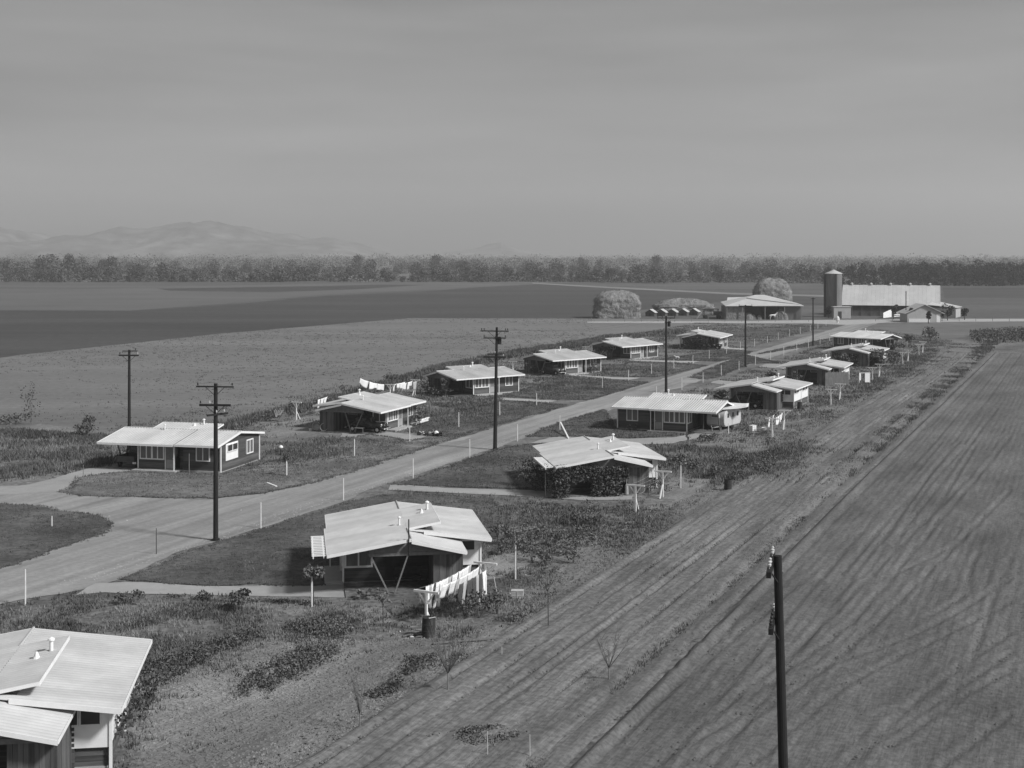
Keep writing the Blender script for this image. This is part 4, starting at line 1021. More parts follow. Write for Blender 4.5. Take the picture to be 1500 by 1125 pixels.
for sx in (-.3, .3):
    for sy in (-.24, .24): q = MB(); q.disc_wheel((sx, sy, .12), .12, .05); q.build('wheel', M['rubber'], r, True)
q = MB(); q.bar((.45, 0, .25), (.9, 0, .1), .03); q.build('handle', M['darkwood'], r)
q = MB(); q.lathe([(.15, 0), (.25, .06), (.24, .2), (.12, .3), (.04, .34)], (-.1, 0, .26), 10); tag(q.build('sack', M['cloth1']), 'white sack resting on the small wagon', 'sack').location = (*at(640.5, 639.5), 0)
q = MB(); q.box(.0, -.35, .55, .9, .35, .6); q.bar((.05, 0, 0), (.05, 0, .55), .06); q.bar((.85, 0, 0), (.85, 0, .55), .06)
o = q.build('work_bench', M['midwood']); o.location = (*hp(HS['A2'], .2, 3.0)[:2], .08); o.rotation_euler = (0, 0, HS['A2'].rotation_euler.z-math.pi/2); tag(o, 'small wooden stand beside the V brace of the sedan carport', 'stand')
# carport bench in near house
h = HS['R2']; p = hp(h, 2.3, 4.5); q = MB()
q.box(-.75, -.25, .42, .75, .25, .48); q.box(-.75, .22, .5, .75, .27, .95)
for sx in (-.68, .68):
    for sy in (-.2, .2): q.box(sx-.03, sy-.03, 0, sx+.03, sy+.03, .42)
o = q.build('bench', M['rust']); o.location = (p[0], p[1], .115); o.rotation_euler = (0, 0, h.rotation_euler.z-math.pi/2); tag(o, 'dark bench against the back wall of the near carport', 'bench')
h = HS['R3']; p = hp(h, .35, 5.55); q = MB(); q.tube([(0, 0, .1), (0, 0, 2.1)], .035, 8); q.lathe([(.14, .1), (.16, .14), (.13, .8), (.10, .86)], (0, 0, 0), 12); o = q.build('water_heater', M['galv']); o.location = (p[0], p[1], 0); tag(o, 'slim metal heater with flue at the vine covered carport', 'water heater')
p = hp(h, 1.1, 8.0); q = MB(); q.tube([(0, 0, 0), (-.35, .1, 2.1)], .02, 6); q.tube([(.35, 0, 0), (.33, .05, 1.5)], .02, 6); o = q.build('garden_pole', M['midwood']); o.location = (p[0], p[1], 0); tag(o, 'thin poles leaning at the rear of the vine covered house', 'pole')
# old implement at left
X, Y = at(403, 617); r = empty('farm_implement', (X, Y, 0), R(8)); tag(r, 'old wheeled farm implement with pale tines, left of the clothes pole', 'farm implement')
q = MB(); q.bar((-2.2, 0, .5), (1.2, 0, .6), .14); q.bar((-2.2, -.5, .5), (-2.2, .6, .5), .12); q.bar((-1, -.6, .5), (.8, .6, .55), .10); q.bar((-2, .4, .45), (.8, .5, .5), .12); q.build('frame', M['darkwood'], r)
for sx, sy in ((.9, -.7), (.9, .7), (-1.9, -.5)):
    q = MB(); n = 16
    pts = [(sx+.42*math.cos(2*math.pi*k/n), sy, .42+.42*math.sin(2*math.pi*k/n)) for k in range(n+1)]; q.tube(pts, .035, 6)
    for k in range(0, n, 2): q.tube([(sx, sy, .42), pts[k]], .015, 4)
    q.build('wheel', M['midwood'], r)
q = MB()
for k in range(7): q.tube([(.1+.05*k, -.3+.1*k, .5), (.0+.12*k, -.3+.1*k, .95+.1*math.sin(k)), (-.1+.16*k, -.35+.12*k, 1.25+.12*math.sin(k*2))], .03, 5)
q.build('tines', M['palewood'], r)
q = MB(); q.prism([(.3, -.9, .1), (.9, -.9, .15), (1.2, -.9, .9), (.9, -.9, .95)], (0, .06, 0)); q.build('guard', M['midwood'], r)
q = MB(); q.lathe([(.19, 0), (.21, .08), (.14, .2), (.05, .24)], (0, 0, 0), 12); o = q.build('sun_hat', M['white']); o.location = (*at(411.5, 664), .5); tag(o, 'round white bucket upturned on a post left of the small verge tree', 'bucket')
stake(411.5, 667, .55, r=.06, m='darkwood', lab='short dark post under the upturned white bucket', grp='garden stakes')

def quadruped(x, y, rz, h, label, name, cat, m, horse=True):
    k = h
    V = []; E = []; Rr = []
    def add(p, r, par=None):
        V.append((p[0]*k, p[1]*k, p[2]*k)); Rr.append(r*k)
        if par is not None: E.append((par, len(V)-1))
        return len(V)-1
    pel = add((-.42, 0, .82), .15); b1 = add((-.1, 0, .80), .16, pel); b2 = add((.25, 0, .80), .17, b1); ch = add((.42, 0, .86), .14, b2)
    n1 = add((.62, 0, 1.05), .09, ch); n2 = add((.74, 0, 1.22 if horse else 1.1), .07, n1); hd = add((.86, 0, 1.20 if horse else 1.08), .07, n2); mz = add((1.05, 0, 1.05 if horse else 1.02), .045, hd)
    add((.76, .05, 1.34 if horse else 1.2), .018, n2); add((.76, -.05, 1.34 if horse else 1.2), .018, n2)
    t1 = add((-.58, 0, .80), .035, pel); add((-.66, 0, .45), .03, t1)
    for sy in (-1, 1):
        a = add((-.40, sy*.10, .66), .09, pel); b = add((-.34, sy*.12, .50), .055, a); c = add((-.47, sy*.12, .30), .032, b); d_ = add((-.44, sy*.12, .03), .03, c)
        a = add((.36, sy*.10, .62), .065, b2); b = add((.35, sy*.11, .36), .036, a); add((.35, sy*.11, .03), .03, b)
    me = bpy.data.meshes.new(name); me.from_pydata(V, E, []); o = bpy.data.objects.new(name, me); col.objects.link(o); me.materials.append(M[m])
    sk = o.modifiers.new('skin', 'SKIN')
    if not me.skin_vertices: pass
    bm = bmesh.new(); bm.from_mesh(me); lay = bm.verts.layers.skin.verify()
    for i, v in enumerate(bm.verts): v[lay].radius = (Rr[i], Rr[i]); v[lay].use_root = (i == 0)
    bm.to_mesh(me); bm.free()
    sb = o.modifiers.new('sub', 'SUBSURF'); sb.levels = 2; sb.render_levels = 2; sk.use_smooth_shade = True
    o.location = (x, y, 0); o.rotation_euler = (0, 0, rz); return tag(o, label, cat)
quadruped(*at(1132, 468.2), R(0), 1.55, 'white horse standing in front of the open hay shed', 'horse', 'horse', 'horse')
quadruped(*at(992, 527), R(180), .62, 'small white dog standing on the grass left of the far road', 'dog', 'dog', 'horse', False)
# ================================================================ GROUND COVER
houseboxes = []
for o in HS.values():
    houseboxes.append([hp(o, -.1, .8)[:2], hp(o, 11.1, .8)[:2], hp(o, 11.1, 8.8)[:2], hp(o, -.1, 8.8)[:2]])
hard = [P(*p) for p in dr] + [P(*p) for p in wk] + houseboxes + [U((60,-58.6),(392,-58.6),(392,-51.9),(76,-51.9)),
        P((-160,712),(29,712),(87,704),(110,716),(220,730),(313,732),(387,723),(453,710),(520,688),(520,729),(503,735),(382,774),(316,794),(250,812),(215,830),(170,852),(90,870),(29,880),(-160,915))]
island = P(*lw[2][1])
def clear(Pn, extra=()):
    m = np.ones(len(Pn), bool); X, Y = Pn[:, 0], Pn[:, 1]
    for h_ in hard: m &= ~in_poly(X, Y, h_)
    for h_ in extra: m &= ~in_poly(X, Y, h_)
    return Pn[m]
def latof(Pn): return Pn[:, 0]*NX + Pn[:, 1]*NY
def clump_filter(Pn, sc, thr, seed, soft=.12):
    n = fnoise(Pn[:, 0], Pn[:, 1], sc, seed)
    return Pn[n > thr + nr.normal(size=len(Pn))*soft]
def cover(name, label, Pn, h, w_, k, sp, m, lean=.4):
    # size grows a little with distance so far clumps stay visible
    d = np.hypot(Pn[:, 0], Pn[:, 1]); f_ = np.clip(d/110, .75, 2.0)
    o = blades(Pn, h*np.clip(f_, .8, 1.25), w_*f_, k, sp*f_, m, name, lean); tag(o, kind='stuff', label=label); return o
lotR = U((10,-50),(340,-50),(300,-27),(10,-27))
lotL = U((70,-96),(350,-96),(350,-61.5),(70,-61.5))
a = sample(lotR, 15000); a = clear(a, [P(*soil[0])]); a = clump_filter(a, .16, .08, 3)
cover('weeds', 'patchy low weeds between the right row houses and the strip', a, .17, .07, 6, .38, M['grassd'])
a = sample(lotR, 14000); a = clear(a, [P(*soil[0])]); a = clump_filter(a, .22, .12, 14)
cover('dry_weeds', 'pale dry weeds in the right row yards', a, .22, .06, 6, .35, M['grass'])
a = sample(lotL, 12000); a = clear(a); a = clump_filter(a, .12, .05, 5)
cover('weeds', 'patchy weeds around the left row houses', a, .18, .08, 6, .4, M['grassd'])
a = sample(lotL, 9000); a = clear(a); a = clump_filter(a, .2, .1, 6)
cover('dry_weeds', 'pale dry weeds in the left row yards', a, .22, .07, 6, .4, M['grass'])
# dense dark zones
zones = [(((-60,905),(29,900),(110,878),(240,878),(360,884),(450,893),(540,903),(600,915),(560,930),(470,928),(395,935),(330,962),(270,990),(215,1012),(190,1060),(160,1140),(-60,1140)), 15000, .34, -.12),
         (((720,745),(880,738),(980,752),(970,790),(890,840),(760,858),(700,835),(740,790)), 7000, .34, -.15),
         (((975,660),(1080,655),(1190,650),(1180,675),(1130,700),(1040,705),(975,690)), 5500, .5, -.25),
         (((1070,640),(1170,610),(1240,590),(1330,556),(1400,525),(1330,520),(1290,545),(1200,575),(1110,600)), 5500, .35, -.15),
         (((-100,640),(150,652),(165,678),(110,690),(29,700),(-100,705)), 5200, .5, -.2),
         (((388,655),(470,650),(540,636),(560,642),(500,660),(430,680),(392,676)), 3000, .35, -.2),
         (((630,575),(680,585),(740,590),(735,600),(690,612),(640,620),(610,610)), 2200, .35, -.2),
         (((790,548),(870,556),(870,570),(800,575),(770,565)), 1800, .3, -.15),
         (((850,535),(930,535),(990,530),(990,545),(900,548),(860,545)), 1600, .3, -.15),
         (((640,900),(700,870),(760,880),(745,915),(700,925),(640,920)), 2600, .35, -.1),
         (((930,830),(1000,815),(1060,790),(980,850),(920,850)), 900, .3, 0)]
for i, (pz, n, h_, thr) in enumerate(zones):
    n = int(n*.62); h_ = h_*.72; a = sample(P(*pz), n); a = a+nr.normal(size=a.shape)*nr.choice([.5, 1.6, 3.2], (len(a), 1))*(1.0 if i < 3 else .7); a = clear(a); a = clump_filter(a, .28, thr+.16, 20+i, .10)
    cover('tall_weeds', 'dense dark weeds, patch of ground cover', a, h_, .08, 7, .3, M['grassd'] if i != 2 else M['grassd'])
    a = sample(P(*pz), n//2); a = a+nr.normal(size=a.shape)*1.2; a = clear(a); a = clump_filter(a, .3, .05, 60+i, .15)
    cover('straw_grass', 'pale straw coloured grass among the dark weeds', a, h_*1.1, .05, 6, .25, M['straw'], .3)
# field margins
for pts, n, h_ in ((((-100,636),(29,630),(100,637),(180,640),(180,652),(100,648),(29,645),(-100,650)), 1800, .35), (((300,630),(380,608),(470,586),(560,562),(640,538),(760,514),(880,496),(880,503),(760,522),(640,548),(560,572),(470,598),(380,618),(310,640)), 4200, .55),
                   (((880,493),(1000,484),(1000,488),(880,500)), 600, .5)):
    a = sample(P(*pts), n); a = clump_filter(a, .2, -.2, 33, .15); cover('field_margin_weeds', 'rough weeds along the edge of the stubble field', a, h_, .12, 7, .5, M['grassd'])
# ditch weeds along the ploughed edge
a = sample(U((10,-20.6),(300,-20.6),(300,-18.2),(10,-18.2)), 9000); a = clump_filter(a, .25, -.05, 41, .15)
cover('ditch_weeds', 'weeds in a ragged line between the strip and the ploughed field', a, .26, .07, 6, .3, M['grassd'])
a = sample(U((10,-28.5),(300,-28.5),(300,-20),(10,-20)), 9000); a = clump_filter(a, .35, .22, 42, .1)
cover('strip_weeds', 'scattered weed tufts on the graded strip', a, .16, .06, 6, .3, M['grassd'])
# lawn tufts, denser at the edges
for i, (m_, pz) in enumerate(lw):
    if i > 10: break
    A = P(*pz); n = int(min(7000, poly_area(A)*9)); a = sample(A, n)
    a = a[~np.any([in_poly(a[:,0], a[:,1], hb) for hb in houseboxes], axis=0)]
    a = clump_filter(a, .35, -.15, 70+i, .25)
    o = cover('lawn_grass', 'short mown grass of a house lawn', a, .08, .06, 6, .28, M['lawnb'] if m_ is M['lawn'] else M['grass'])
    o.location.z = .05
    e = densify(A, .12, .45, 30+i); e = np.array(e)+nr.normal(size=(len(e), 2))*.12
    o = cover('edge_grass', 'ragged grass at a lawn edge', e, .13, .05, 6, .16, M['grassd']); o.location.z = .04
# soil clods
def clods(poly, n, s0, s1, m, label, z=.03, thr=-1, name='soil_clods'):
    a = sample(poly, n); a = clump_filter(a, .3, thr, 9) if thr > -1 else a
    n = len(a); s = nr.uniform(s0, s1, n)
    base = np.array([[1,0,0],[-.5,.87,0],[-.5,-.87,0],[.1,.05,.75]])
    th = nr.uniform(0, 6.28, n); c, s_ = np.cos(th), np.sin(th)
    V = base[None]*s[:, None, None]*nr.uniform(.7, 1.3, (n, 4, 1)); x = V[..., 0]*c[:, None]-V[..., 1]*s_[:, None]; y = V[..., 0]*s_[:, None]+V[..., 1]*c[:, None]
    V = np.stack([x+a[:, :1], y+a[:, 1:2], V[..., 2]+z], 2).reshape(-1, 3)
    i = np.arange(n)[:, None]*4; Fq = np.concatenate([i+[0,1,3], i+[1,2,3], i+[2,0,3]], 1).reshape(-1, 3)
    tag(np_obj(name, V, Fq, m), kind='stuff', label=label)
clods(P(*soil[0]), 9000, .03, .09, M['soil'], 'small soil clods in the bare garden', .015)
clods(U((15,-28),(220,-28),(220,-19),(15,-19)), 16000, .03, .10, M['strip'], 'soil clods on the graded strip', .09)
clods(U((25,-18),(150,-18),(150,4),(25,4)), 16000, .03, .09, M['plough'], 'soil clods on the ploughed field', .09, -.05)

a = sample(P((100,640),(300,628),(470,584),(640,536),(880,494),(870,467),(600,466),(330,488),(29,520),(-60,560)), 5200); a = clump_filter(a, .02, -.2, 93, .2)
cover('stubble_tufts', 'scattered dark tufts over the stubble field', a, .12, .10, 5, .3, M['grassd'])
clods(U((60,-58.2),(230,-58.2),(230,-52.1),(60,-52.1)), 2600, .02, .06, M['road'], 'loose stones on the dirt road', .02, .02, 'road_gravel')
clods(U((60,-53.4),(230,-53.4),(230,-51.9),(60,-51.9)), 2200, .02, .07, M['walk'], 'loose stones along the road edge', .02, -1, 'road_gravel')
# vegetable rows
def veg(pz, n, h_, name, label, m='leaf', size=.10):
    a = clear(sample(P(*pz), n)+nr.normal(size=(1, 2))*0); a = a+nr.normal(size=a.shape)*nr.choice([.06, .2, .5], (len(a), 1), p=[.55, .35, .10]); a = clump_filter(a, .9, -.22, 77, .15); n = len(a); k = 12
    C = np.repeat(a, k, 0)+nr.normal(size=(n*k, 2))*.13; z = nr.uniform(.03, h_, n*k)
    V, Fq = cards(np.column_stack([C, z]), nr.uniform(size*.6, size*1.3, n*k)); tag(np_obj(name, V, Fq, M[m]), kind='stuff', label=label)
veg(((350,1018),(372,1022),(420,1000),(470,975),(495,955),(478,948),(440,955),(400,975),(360,998)), 620, .34, 'vegetable_row', 'leafy vegetable row in the middle of the bare garden')
veg(((205,1000),(240,1005),(290,975),(340,950),(380,935),(372,925),(320,942),(260,962),(212,980)), 620, .36, 'vegetable_row', 'leafy vegetable row beside the cut off corner house')
veg(((420,920),(450,912),(500,915),(520,925),(490,936),(450,936)), 420, .34, 'vegetable_row', 'dark leafy patch left of the rusty open oil drum')
veg(((514,866),(535,862),(560,866),(558,876),(535,879),(515,877)), 110, .45, 'squash_plants', 'broad leafed plants at the foot of the V brace', 'leaf', .22)
veg(((562,862),(590,862),(595,869),(565,874)), 50, .3, 'squash_plants', 'low leafy plants right of the V brace foot', 'leaf', .2)
veg(((540,1020),(575,1000),(600,970),(620,960),(618,972),(590,1000),(560,1025)), 160, .22, 'vegetable_row', 'sparse dark plants on the right side of the bare garden')
veg(((590,965),(640,955),(700,965),(640,985),(600,985)), 60, .2, 'vegetable_row', 'sparse plants left of the fan shaped tree')
veg(((1420,492),(1480,487),(1560,486),(1560,497),(1480,503),(1425,503)), 900, 1.5, 'bush_row', 'dark row of bushy crops at the right edge of the view', 'leaf', .3)
veg(((665,1080),(700,1066),(760,1075),(750,1090),(690,1095)), 140, .25, 'weed_patch', 'dark weed patch near the bottom edge of the strip')
veg(((460,884),(250,874),(250,876.5),(460,887)), 130, .16, 'border_plants', 'low dark border plants along the near driveway')

# ================================================================ SHRUBS AND SMALL TREES
def shrub_mesh(w_, h_, n, leaf, seed, z0=.1, blobs=6):
    rg = np.random.default_rng(seed)
    c = np.column_stack([rg.normal(size=(blobs, 2))*w_*.22, rg.uniform(z0+h_*.25, h_*.8, blobs)]); rr = np.column_stack([rg.uniform(.18, .36, blobs)*w_]*2+[rg.uniform(.15, .3, blobs)*h_])
    Pn = blob_points(n, c, rr, rg, .4); Pn[:, 2] = np.clip(Pn[:, 2], z0*.3, None)
    return cards(Pn, rg.uniform(leaf*.6, leaf*1.4, n), rng=rg)
def stems(w_, h_, k, r0, seed, top=.75):
    rg = random.Random(seed); q = MB()
    for i in range(k):
        a = rg.uniform(0, 6.28); rr = rg.uniform(.3, 1)*w_*.4
        q.tube([(0, 0, -.05), (math.cos(a)*rr*.4, math.sin(a)*rr*.4, h_*top*.5), (math.cos(a)*rr, math.sin(a)*rr, h_*top*rg.uniform(.8, 1.1))], [r0, r0*.7, r0*.3], 5)
    return q
def shrub(px, py, w_, h_, label, n=260, leaf=.13, m='leaf', name='shrub', cat='shrub', grp=None, xy=None, seed=None, blobs=6):
    seed = seed if seed is not None else int(px*7+py)
    r = empty(name, (*(xy or at(px, py)), 0)); tag(r, label, cat, grp)
    V, Fq = shrub_mesh(w_, h_, n, leaf, seed, blobs=blobs); np_obj('foliage', V, Fq, M[m], r)
    stems(w_, h_, 5, .025, seed).build('stems', M['twig'], r); return r
def small_tree(px, py, h_, cw, label, m='leafp', n=300, leaf=.16, staked=True, trunk=.03, xy=None, cz=.62):
    r = empty('young_tree', (*(xy or at(px, py)), 0)); tag(r, label, 'young tree', 'young trees')
    rg = np.random.default_rng(int(px*3+py)); k = 6
    c = np.column_stack([rg.normal(size=(k, 2))*cw*.2, rg.uniform(h_*cz, h_*.88, k)]); rr = np.full((k, 3), cw*.3)
    V, Fq = cards(blob_points(n, c, rr, rg, .3), rg.uniform(leaf*.6, leaf*1.3, n), rng=rg); np_obj('crown', V, Fq, M[m], r)
    q = MB(); q.tube([(.08, .05, -.05), (.06, .03, h_*.5), (.02, 0, h_*.8)], [trunk, trunk*.8, trunk*.4], 6)
    for i in range(6):
        a = i*1.05; q.tube([(.03, .01, h_*.58), (math.cos(a)*cw*.35, math.sin(a)*cw*.35, h_*.85)], [trunk*.5, trunk*.2], 4)
    q.build('trunk', M['bark'], r)
    if staked: q = MB(); q.tube([(0, -.08, -.2), (0, -.08, h_*.68)], .045, 6); q.build('support_stake', M['white_old'], r)
    return r
small_tree(457, 888, 2.35, 1.0, 'young round topped tree tied to a white stake left of the near house', 'leafp', 420)
small_tree(420, 697, 2.1, .8, 'small verge tree on its white stake right of the junction house', 'leaf', 160)
small_tree(997, 715, 2.9, 1.5, 'young pale leaved tree on a white stake right of the vine covered house', 'leafp', 420)
small_tree(755, 848, 3.6, 1.7, 'taller loose young tree on a stake beyond the pale crate', 'leafp', 330, .14)
small_tree(830-0, 0, 3.2, 1.6, 'wispy young tree at the edge of the rutted strip', 'twig', 260, .09, False, xy=at(801, 921))
small_tree(745, 0, 1.9, 1.1, 'thin sapling among weeds right of the third washing pole', 'leafp', 120, .12, False, xy=at(1000, 695))
small_tree(0, 0, 2.0, 1.0, 'slender sapling beyond the clothes pole of the near garden', 'leaf', 140, .1, False, xy=at(559, 918))
# bare fan shaped tree
def bare_tree(px, py, h_, w_, label, k=16, seed=3, leaves=0):
    r = empty('bare_tree', (*at(px, py), 0)); tag(r, label, 'bare tree', 'leafless young trees')
    rg = random.Random(seed); q = MB(); q.tube([(0, 0, -.1), (0, 0, h_*.32)], [.032, .024], 7); q.build('trunk', M['midwood'], r); q = MB()
    for i in range(k):
        a = rg.uniform(0, 6.28); s_ = rg.uniform(.4, 1)*w_/2; zt = h_*rg.uniform(.75, 1.05); e = (math.cos(a)*s_, math.sin(a)*s_, zt)
        q.tube([(0, 0, h_*.28), (e[0]*.45, e[1]*.45, h_*.55), e], [.013, .009, .004], 4)
        for j in range(3):
            t_ = rg.uniform(.4, .9); b = (e[0]*t_, e[1]*t_, h_*.3+(zt-h_*.3)*t_); q.tube([b, (b[0]+rg.uniform(-.25, .25), b[1]+rg.uniform(-.25, .25), b[2]+rg.uniform(.15, .4))], [.009, .004], 3)
    q.build('branches', M['twig'] if leaves == 0 else M['bark'], r); return r
bare_tree(656, 1015, 2.9, 2.7, 'fan shaped leafless young tree on the bare garden right side', 26)
bare_tree(892, 1000, 2.2, 2.0, 'spreading leafless sapling at the edge of the rutted strip, lower centre', 14, 5)
bare_tree(527, 1070, 2.2, 1.2, 'faint leafless sapling near the bottom of the bare garden', 10, 6)
bare_tree(410, 0+615, .1, .1, 'x', 1, 1) if False else None
# shrubs
shrub(352, 893, 1.3, 1.2, 'drooping leafy shrub beside the near driveway border', 420, .15)
shrub(300, 880, .9, .5, 'low dark shrub left along the near driveway border', 120)
shrub(185, 885, 1.4, .8, 'dark shrub at the driveway corner above the cut off house', 260)
sh = [(735,812),(752,800),(775,806),(790,790),(812,800),(822,815),(843,806),(850,790),(868,800),(780,825),(800,830),(840,825),(730,790),(870,770),(845,770)]
for i, (a, b) in enumerate(sh): shrub(a, b, rnd.uniform(1.2, 1.9), rnd.uniform(.9, 1.5), 'bushy garden plant in the staked garden behind the washing', 240, .13, 'leaf' if i % 3 else 'leafp', 'garden_bush', 'garden bush', 'bushy plants in the staked garden')
shrub(858, 770, 2.0, 2.0, 'tall feathery bush at the far side of the staked garden', 420, .1, 'leafp')
shrub(703, 905, 2.4, 1.5, 'dark dense bush below the pale crate', 520, .14)
shrub(728, 900, 1.4, 1.4, 'dark upright bush around the leaning pale stake', 320, .13)
shrub(833, 655+40, .1, .1, 'x', 1) if False else None
shrub(1075, 703, 1.2, .8, 'small dark shrub right of the lone oil drum', 150)
for i, (a, b) in enumerate([(1010,690),(1045,698),(1090,688),(1115,692),(1135,680),(1075,680)]): shrub(a, b, 2.2, 1.2, 'weedy bush in the rough patch above the lone oil drum', 260, .16, 'leafp' if i % 2 else 'leaf', 'weed_bush', 'weed bush', 'weedy bushes above the lone oil drum')
def local(o, x, y): return hp(o, x, y)[:2]
shrub(0, 0, 2.2, 2.2, 'tall pale leaved shrub left at the carport of the house behind the tallest pole', 420, .22, 'leafp', xy=local(HS['A3'], -.6, 5.8))
shrub(1, 0, 1.6, 2.5, 'slim pale shrub right at the carport of the house behind the tallest pole', 320, .2, 'leafp', xy=local(HS['A3'], -.4, 1.9))
shrub(2, 0, 3.4, 1.4, 'low wide dark shrub in the carport mouth behind the tallest pole', 420, .2, xy=local(HS['A3'], -1.2, 3.6))
shrub(3, 0, 2.2, 1.7, 'shrub under the window of the house with the car nose', 260, .2, xy=local(HS['A4'], 8.6, .2))
shrub(4, 0, 1.6, 2.2, 'thin climbing shrub beside the carport of the house with the car nose', 200, .2, xy=local(HS['A4'], -.3, 4.6))
shrub(5, 0, 2.4, 2.1, 'loose shrub in front of the carport below the rounded haystack', 260, .2, 'leafp', xy=local(HS['A5'], -.4, 3.4))
shrub(6, 0, 1.8, 2.0, 'second shrub in front of the carport below the rounded haystack', 200, .2, xy=local(HS['A5'], -.5, 5.8))
shrub(7, 0, 2.0, 1.9, 'dark shrub by the door of the sedan house', 260, .2, xy=local(HS['A2'], 9.0, .0))
shrub(8, 0, 1.6, 1.2, 'dark plants at the rear of the vine covered house board wall', 260, .14, xy=local(HS['R3'], .6, 8.1))
shrub(9, 0, 3.0, 2.4, 'dark bush at the left of the broadside house beyond the trailer row', 420, .2, xy=local(HS['R5'], 5.4, -1.4))
shrub(10, 0, 2.6, 2.0, 'bush at the road side of the reed screen house', 320, .22, xy=local(HS['R6'], 5, -1.8))
shrub(11, 0, 3.0, 3.0, 'tall bush hiding the rear corner of the bush hidden house', 520, .28, 'leafp', xy=local(HS['R7'], 2.0, 9.4))
shrub(12, 0, 2.6, 2.8, 'leafy bush in front of the bush hidden house carport', 420, .26, xy=local(HS['R7'], -.3, 4.3))
shrub(13, 0, 3.0, 2.8, 'bush at the right of the bush hidden house', 420, .28, xy=local(HS['R7'], 4, 11.0))
shrub(14, 0, 2.6, 2.0, 'leafy shrub before the carport of the reed screen house', 300, .24, xy=local(HS['R6'], -.5, 3.2))
shrub(15, 0, 3.6, 2.0, 'dark bush under the roof end of the farthest right row house', 320, .28, xy=local(HS['R8'], -.2, 4.4))
shrub(16, 0, 2.4, 2.2, 'dark bush right of the washing at the farthest right row house', 320, .3, xy=at(1335, 506))
shrub(17, 0, 3.4, 3.4, 'lone dark bush in the pasture above the farthest clothes line', 360, .35, xy=at(1363, 499))
shrub(46, 612, 1.8, 4.6, 'tall spindly shrub at the field edge on the far left', 200, .2, xy=at(46, 622))
shrub(127, 618, 2.2, 2.0, 'loose shrub at the field edge left of the junction house', 200, .2, xy=at(127, 628))
shrub(20, 615, 6.0, 1.2, 'low dark hedge like shrub at the left edge of the view', 400, .25, xy=at(10, 622), blobs=10)
shrub(80, 640, 3.2, 1.3, 'wide low bush left of the junction house garden', 300, .2, xy=at(125, 640))
for i, (a, b) in enumerate([(502,563),(503+30,562),(568,545),(575,545),(350,625),(463,585),(425,590),(395,603),(540,558),(760,505),(700,520),(828,493)]):
    shrub(a, b+14, 1.3, 1.4, 'scraggly weed bush on the margin of the stubble field', 90, .2, 'leafp', 'weed_bush', 'weed bush', 'weed bushes on the stubble field margin')
for i in range(8):
    shrub(30+i, i, .6, .8, 'small dark plant beside the driveway of the broadside house', 60, .14, 'leaf', 'border_plant', 'border plant', 'small plants along the broadside house driveway', xy=at(1009+i*4+(12 if i else 0), 648-i*.4))
shrub(50, 0, 1.3, .9, 'low plant growing against the broadside house wall', 120, .14, xy=local(HS['R4'], 9.0, .7))

# vines on house R3 (climbing plants: separate things)
def vine(o, boxes, n, leaf, label, m='leafv'):
    """boxes in house space: (x0,x1,y0,y1,z0,z1,weight)"""
    w_ = np.array([b[6] for b in boxes]); w_ = w_/w_.sum(); k = nr.choice(len(boxes), n, p=w_)
    Bx = np.array([b[:6] for b in boxes]); u = nr.random((n, 3)); s = o['side']
    Pn = np.column_stack([Bx[k, 0]+(Bx[k, 1]-Bx[k, 0])*u[:, 0], s*(Bx[k, 2]+(Bx[k, 3]-Bx[k, 2])*u[:, 1]), Bx[k, 4]+(Bx[k, 5]-Bx[k, 4])*u[:, 2]])
    Pn += nr.normal(size=Pn.shape)*.09
    r = empty('climbing_vine', o.location, o.rotation_euler.z); tag(r, label, 'vine')
    V, Fq = cards(Pn, nr.uniform(leaf*.6, leaf*1.4, n)); np_obj('foliage', V, Fq, M[m], r)
    q = MB(s)
    for b in boxes[:1]:
        for t_ in (.2, .5, .8): yy = b[2]+(b[3]-b[2])*t_; q.tube([(b[0]+.1, yy, 0), (b[0]+.05, yy+.1, b[5]*.5), (b[0]+.1, yy-.05, b[5])], .02, 5)
    q.tube([(boxes[0][0]+.1, boxes[0][2], .03), (boxes[0][0]+.1, boxes[0][3], .03)], .02, 5); q.build('stem', M['bark'], r, recalc=False); return r
vine(HS['R3'], [(.0, .5, 2.9, 5.0, .05, 2.1, 5), (.0, .4, .1, 3.4, 1.25, 2.3, 2.6), (-.1, .5, -.2, 1.0, .1, 2.3, 2.2), (.1, .4, 4.7, 5.6, 1.2, 2.25, .9), (.2, 2.5, -.6, .2, 1.3, 2.2, 1.2)], 15000, .15, 'dense leafy vine filling most of the near carport opening')
shrub(60, 0, 2.4, 2.4, 'leafy bush at the road side wall of the vine covered house', 900, .16, 'leafv', xy=local(HS['R3'], 6.0, -.9), blobs=9)
shrub(61, 0, 2.0, 1.6, 'second leafy bush at the road side wall of the vine covered house', 600, .16, 'leafv', xy=local(HS['R3'], 3.2, -1.0), blobs=8)
vine(HS['A6'], [(.0, .5, 2.0, 7.2, .05, 1.9, 5), (-.3, .4, 2.5, 4.4, 1.0, 2.3, 2)], 2600, .26, 'vine growing across the carport front of the farthest left row house')
vine(HS['A5'], [(.1, .4, 3.0, 5.0, .05, 2.2, 2)], 500, .22, 'thin vine on the carport of the house below the rounded haystack')
vine(HS['R7'], [(.1, .6, 2.0, 6.0, .05, 2.0, 3), (2.5, 3.4, 7.4, 9.5, .1, 2.7, 3)], 2000, .26, 'vine over the rear porch of the bush hidden house')
vine(HS['R1'], [(9.6, 11.3, 9.0, 9.5, .2, 1.2, 1), (7.5, 9.5, 8.8, 9.1, .2, 2.0, 1.2), (4.2, 5.2, 8.8, 9.05, .8, 1.9, .5)], 650, .16, 'thin climbing vine on the side wall of the corner house')

